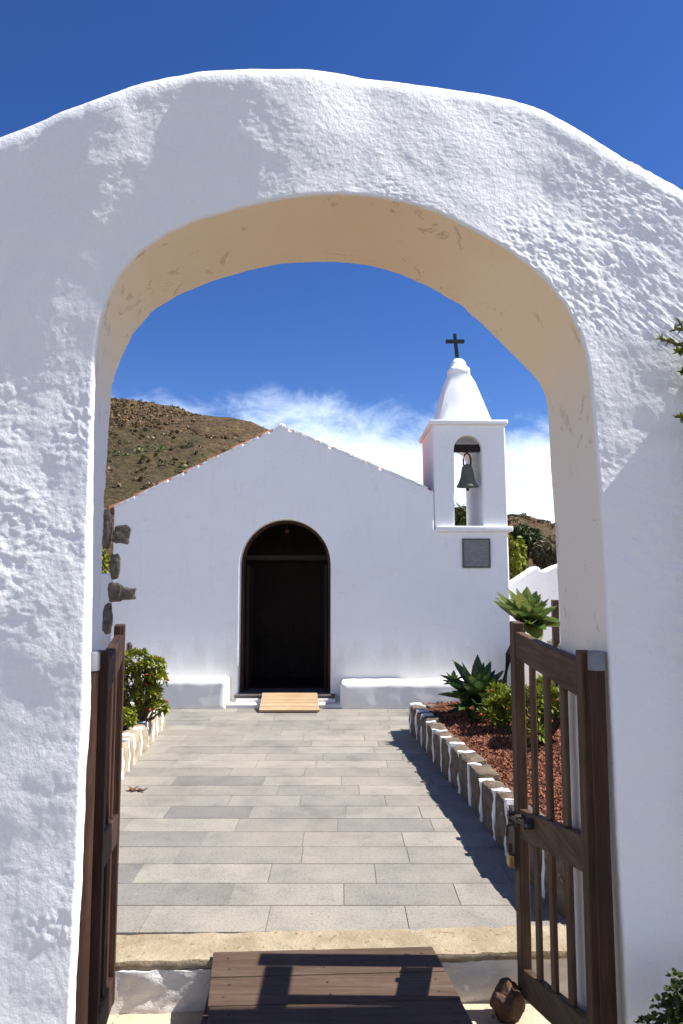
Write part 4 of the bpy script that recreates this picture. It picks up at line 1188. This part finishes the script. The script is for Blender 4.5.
# lower block behind the front so the tower stands on something
mb = MB(); mb.box(xtl + .11, xr - .012, DCH + TH - .02, DCH + TD, zb0, ledgeZ - .01)
q_ = obj('tower_base', mb, M['plaster_chapel'], bt); q_.data.transform(Matrix.Translation(-CO))
mb = MB(); a = XZ(436, 530); b_ = XZ(512.5, 530)
mb.box(a[0], b_[0], DCH - .05, DCH + TD + .03, ledgeZ - .035, ledgeZ + .035)
q_ = obj('sill_ledge', mb, M['plaster_chapel'], bt, bevel=.014, segs=3, smooth=50); q_.data.transform(Matrix.Translation(-CO))
mb = MB(); a = XZ(431, 421); b_ = XZ(507.5, 421)
mb.box(a[0] - .02, b_[0] + .0, DCH - .04, DCH + TD + .05, zc0 - .01, zc0 + .05)
q_ = obj('cornice', mb, M['plaster_chapel'], bt, bevel=.014, segs=3, smooth=50); q_.data.transform(Matrix.Translation(-CO))
# spire: centre in the tower
yc = DCH + TD / 2
ap = P(457.5, 359, yc); ba = P(461, 418, yc)
spx = (ba.x + ap.x) / 2
R0 = 1.13 * (P(490, 415, yc - .1).x - P(433, 415, yc - .1).x) / 2
z0 = zc0 + .045; zt_ = ap.z
Hs = zt_ - z0
pr = [(R0, 0), (R0 * .97, .02), (R0 * .725, Hs * .37), (R0 * .515, Hs * .62), (R0 * .345, Hs * .76), (R0 * .36, Hs * .775), (R0 * .36, Hs * .83), (R0 * .31, Hs * .855), (R0 * .26, Hs * .87), (R0 * .25, Hs * .92), (R0 * .18, Hs * .97), (R0 * .08, Hs), (0.004, Hs)]
mb = MB(); mb.lathe(pr, (0, 0, 0), 32, sq=.55)
vs = []
for (x, y, z) in mb.v:
    k = z / Hs
    vs.append((ba.x + (ap.x - ba.x) * k + x + .005 * math.sin(z * 9 + x * 5), yc + y, z0 + z))
mb.v = vs
q_ = obj('spire', mb, M['plaster_chapel'], bt, smooth=60); q_.data.transform(Matrix.Translation(-CO))
# cross
mb = MB(); c0 = P(456, 360, yc); c1_ = P(454.6, 334, yc); cz = P(455, 341.5, yc).z
al, ar = P(445.8, 341, yc).x, P(464.2, 341, yc).x
mb.hexa([(ap.x - .024, yc - .02, c0.z - .03), (ap.x + .024, yc - .02, c0.z - .03), (ap.x + .024, yc + .02, c0.z - .03), (ap.x - .024, yc + .02, c0.z - .03),
         (c1_.x - .02, yc - .02, c1_.z), (c1_.x + .02, yc - .02, c1_.z), (c1_.x + .02, yc + .02, c1_.z), (c1_.x - .02, yc + .02, c1_.z)])
mb.box(al, ar, yc - .024, yc + .024, cz - .022, cz + .022)
q_ = obj('cross', mb, M['cross'], bt); q_.data.transform(Matrix.Translation(-CO))
# beam and bell
yb = DCH + .14
bmz = P(468, 448.5, yb).z
mb = MB(); mb.box(ho_l - .05, ho_r + .05, yb - .05, yb + .05, bmz - .045, bmz + .045)
q_ = obj('beam', mb, M['dark_wood'], bt); q_.data.transform(Matrix.Translation(-CO))
bc = P(467.5, 487, yb); bt_z = P(467.5, 464, yb).z
hb = bt_z - bc.z; rb = (P(478.5, 487, yb).x - P(456.5, 487, yb).x) / 2
bell = thing('bell', 'green bronze bell hanging in the arched belfry opening', 'bell', (bc.x, yb, bc.z))
mb = MB(); mb.lathe([(rb, 0), (rb * .98, .012), (rb * .80, hb * .18), (rb * .62, hb * .42), (rb * .53, hb * .7), (rb * .47, hb * .86), (rb * .32, hb * .95), (.01, hb)], n=32)
mb.lathe([(rb * .55, hb * .04), (rb * .3, -.012)], n=16)
obj('body', mb, M['bronze'], bell, smooth=45)
mb = MB(); lz = bmz - .045 - bc.z
mb.tube([(-.045, 0, hb * .95), (-.05, 0, hb * 1.2), (-.03, 0, lz - .04), (0, 0, lz - .01), (.03, 0, lz - .04), (.05, 0, hb * 1.2), (.045, 0, hb * .95)], .012, 8)
mb.tube([(0, 0, lz - .03), (0, 0, lz + .02)], .014, 8)
obj('hanger', mb, M['iron'], bell, smooth=60)
mb = MB(); mb.tube([(0, 0, hb * .5), (0, 0, -.03)], .008, 8); mb.rock((0, 0, -.03), (.02, .02, .025), 1, sub=2); obj('clapper', mb, M['iron'], bell, smooth=60)
# plaque
a = P(463, 539.5, DCH); b_ = P(489.5, 567, DCH)
mb = MB(); mb.box(a.x, b_.x, DCH - .018, DCH + .004, b_.z, a.z)
pq = obj('plaque', mb, M['plaque'], None, ((a.x + b_.x) / 2, DCH, (a.z + b_.z) / 2), bevel=.003)
mb = MB()
for x0, x1, z0, z1 in ((a.x - .012, a.x + .006, b_.z - .012, a.z + .012), (b_.x - .006, b_.x + .012, b_.z - .012, a.z + .012), (a.x + .007, b_.x - .007, a.z - .006, a.z + .012), (a.x + .007, b_.x - .007, b_.z - .012, b_.z + .006)):
    mb.box(x0, x1, DCH - .024, DCH + .003, z0, z1)
q_ = obj('rim', mb, M['slab'], pq); q_.data.transform(Matrix.Translation(-pq.location))
tag(pq, 'square grey slate plaque on the wall below the belfry', 'plaque')

# masonry benches against the front
def bench(u0, u1, vt, label, seed):
    a = P(u0, vt, DBN); b_ = P(u1, vt, DBN)
    mb = MB(); roughbox(mb, a.x, b_.x, DBN, DCH + .01, ZP - .04, a.z, 40, 8, 10, .008, 4, seed)
    o = obj('masonry_bench', mb, M['plaster_bench'], None, ((a.x + b_.x) / 2, DBN + .1, ZP), smooth=60)
    tag(o, label, 'bench', 'whitewashed benches along the chapel front')
bench(96, 226.5, 679, 'whitewashed masonry bench left of the chapel door', 2.0)
bench(340, 486, 682, 'whitewashed masonry bench right of the chapel door behind the dark agave', 6.0)
# pale plank ramp at the chapel door
a0, a1 = G(259, 713, ZP), G(319.5, 713, ZP); t0, t1 = P(262.5, 694.5, DCH - .1), P(317, 694.5, DCH - .1)
mb = MB()
y0_, y1_ = a0.y, DCH - .11
for k in range(5):
    f0, f1 = k / 5, (k + 1) / 5
    def pt(fx, fy, dz):
        xb = a0.x + (a1.x - a0.x) * fx; xt = t0.x + (t1.x - t0.x) * fx
        return (xb + (xt - xb) * fy, y0_ + (y1_ - y0_) * fy, ZP + .012 + (zsill - ZP - .0) * fy + dz)
    e = .004
    mb.hexa([pt(0, f0 + e, 0), pt(1, f0 + e, 0), pt(1, f1 - e, 0), pt(0, f1 - e, 0), pt(0, f0 + e, .022), pt(1, f0 + e, .022), pt(1, f1 - e, .022), pt(0, f1 - e, .022)])
o = obj('wooden_ramp', mb, M['pale_wood'], None, ((a0.x + a1.x) / 2, (y0_ + y1_) / 2, ZP), bevel=.002)
tag(o, 'small pale plank ramp leading up to the dark chapel door', 'ramp')

# ------------------------------------------------------------------ garden walls
def garden_wall(name, label, pts, y0, y1, mat=None):
    mb = plate(pts, [], y0, y1, .03)
    o = obj(name, mb, mat or M['plaster_chapel'], None, (pts[0][0], y0, ZP), smooth=50)
    tag(o, label, 'wall'); return o
q1 = [XZ(u, v, 10.2) for u, v in ((505, 587), (511, 582.5), (524, 574), (535.5, 566.5), (539, 567), (541, 570), (545, 570.5), (556, 565.5), (600, 552))]
garden_wall('garden_wall', 'white garden wall with a sloping top joining the right chapel corner', [(q1[0][0], ZP - .1), ] + [(q1[-1][0], ZP - .1)] + q1[::-1], 10.2, 10.5)
ql = [XZ(u, v, 10.4) for u, v in ((20, 571), (70, 572), (112, 573.5))]
garden_wall('garden_wall', 'white garden wall showing beside the stone quoins left of the chapel', [(ql[0][0], ZP - .1), (ql[-1][0], ZP - .1)] + ql[::-1], 10.4, 10.7)
# rubble wall along the back of the gravel bed, and a timber post on it
mb = MB(); roughbox(mb, 2.55, 2.85, 3.4, 8.9, ZP - .1, 1.02, 5, 60, 14, .05, 3.2, 3.0)
tag(obj('rubble_wall', mb, M['stonewall'], None, (2.7, 6, ZP), smooth=40), 'low grey rubble wall along the far side of the red gravel bed', 'wall')
a = P(552.8, 600, 8.4); b_ = P(557.5, 640, 8.4)
mb = MB(); mb.box(a.x, b_.x + .03, 8.4, 8.48, ZP, a.z)
tag(obj('timber_post', mb, M['wood_z'], None, (a.x, 8.4, ZP), bevel=.005), 'upright brown timber post near the right jamb behind the tall agave', 'post')
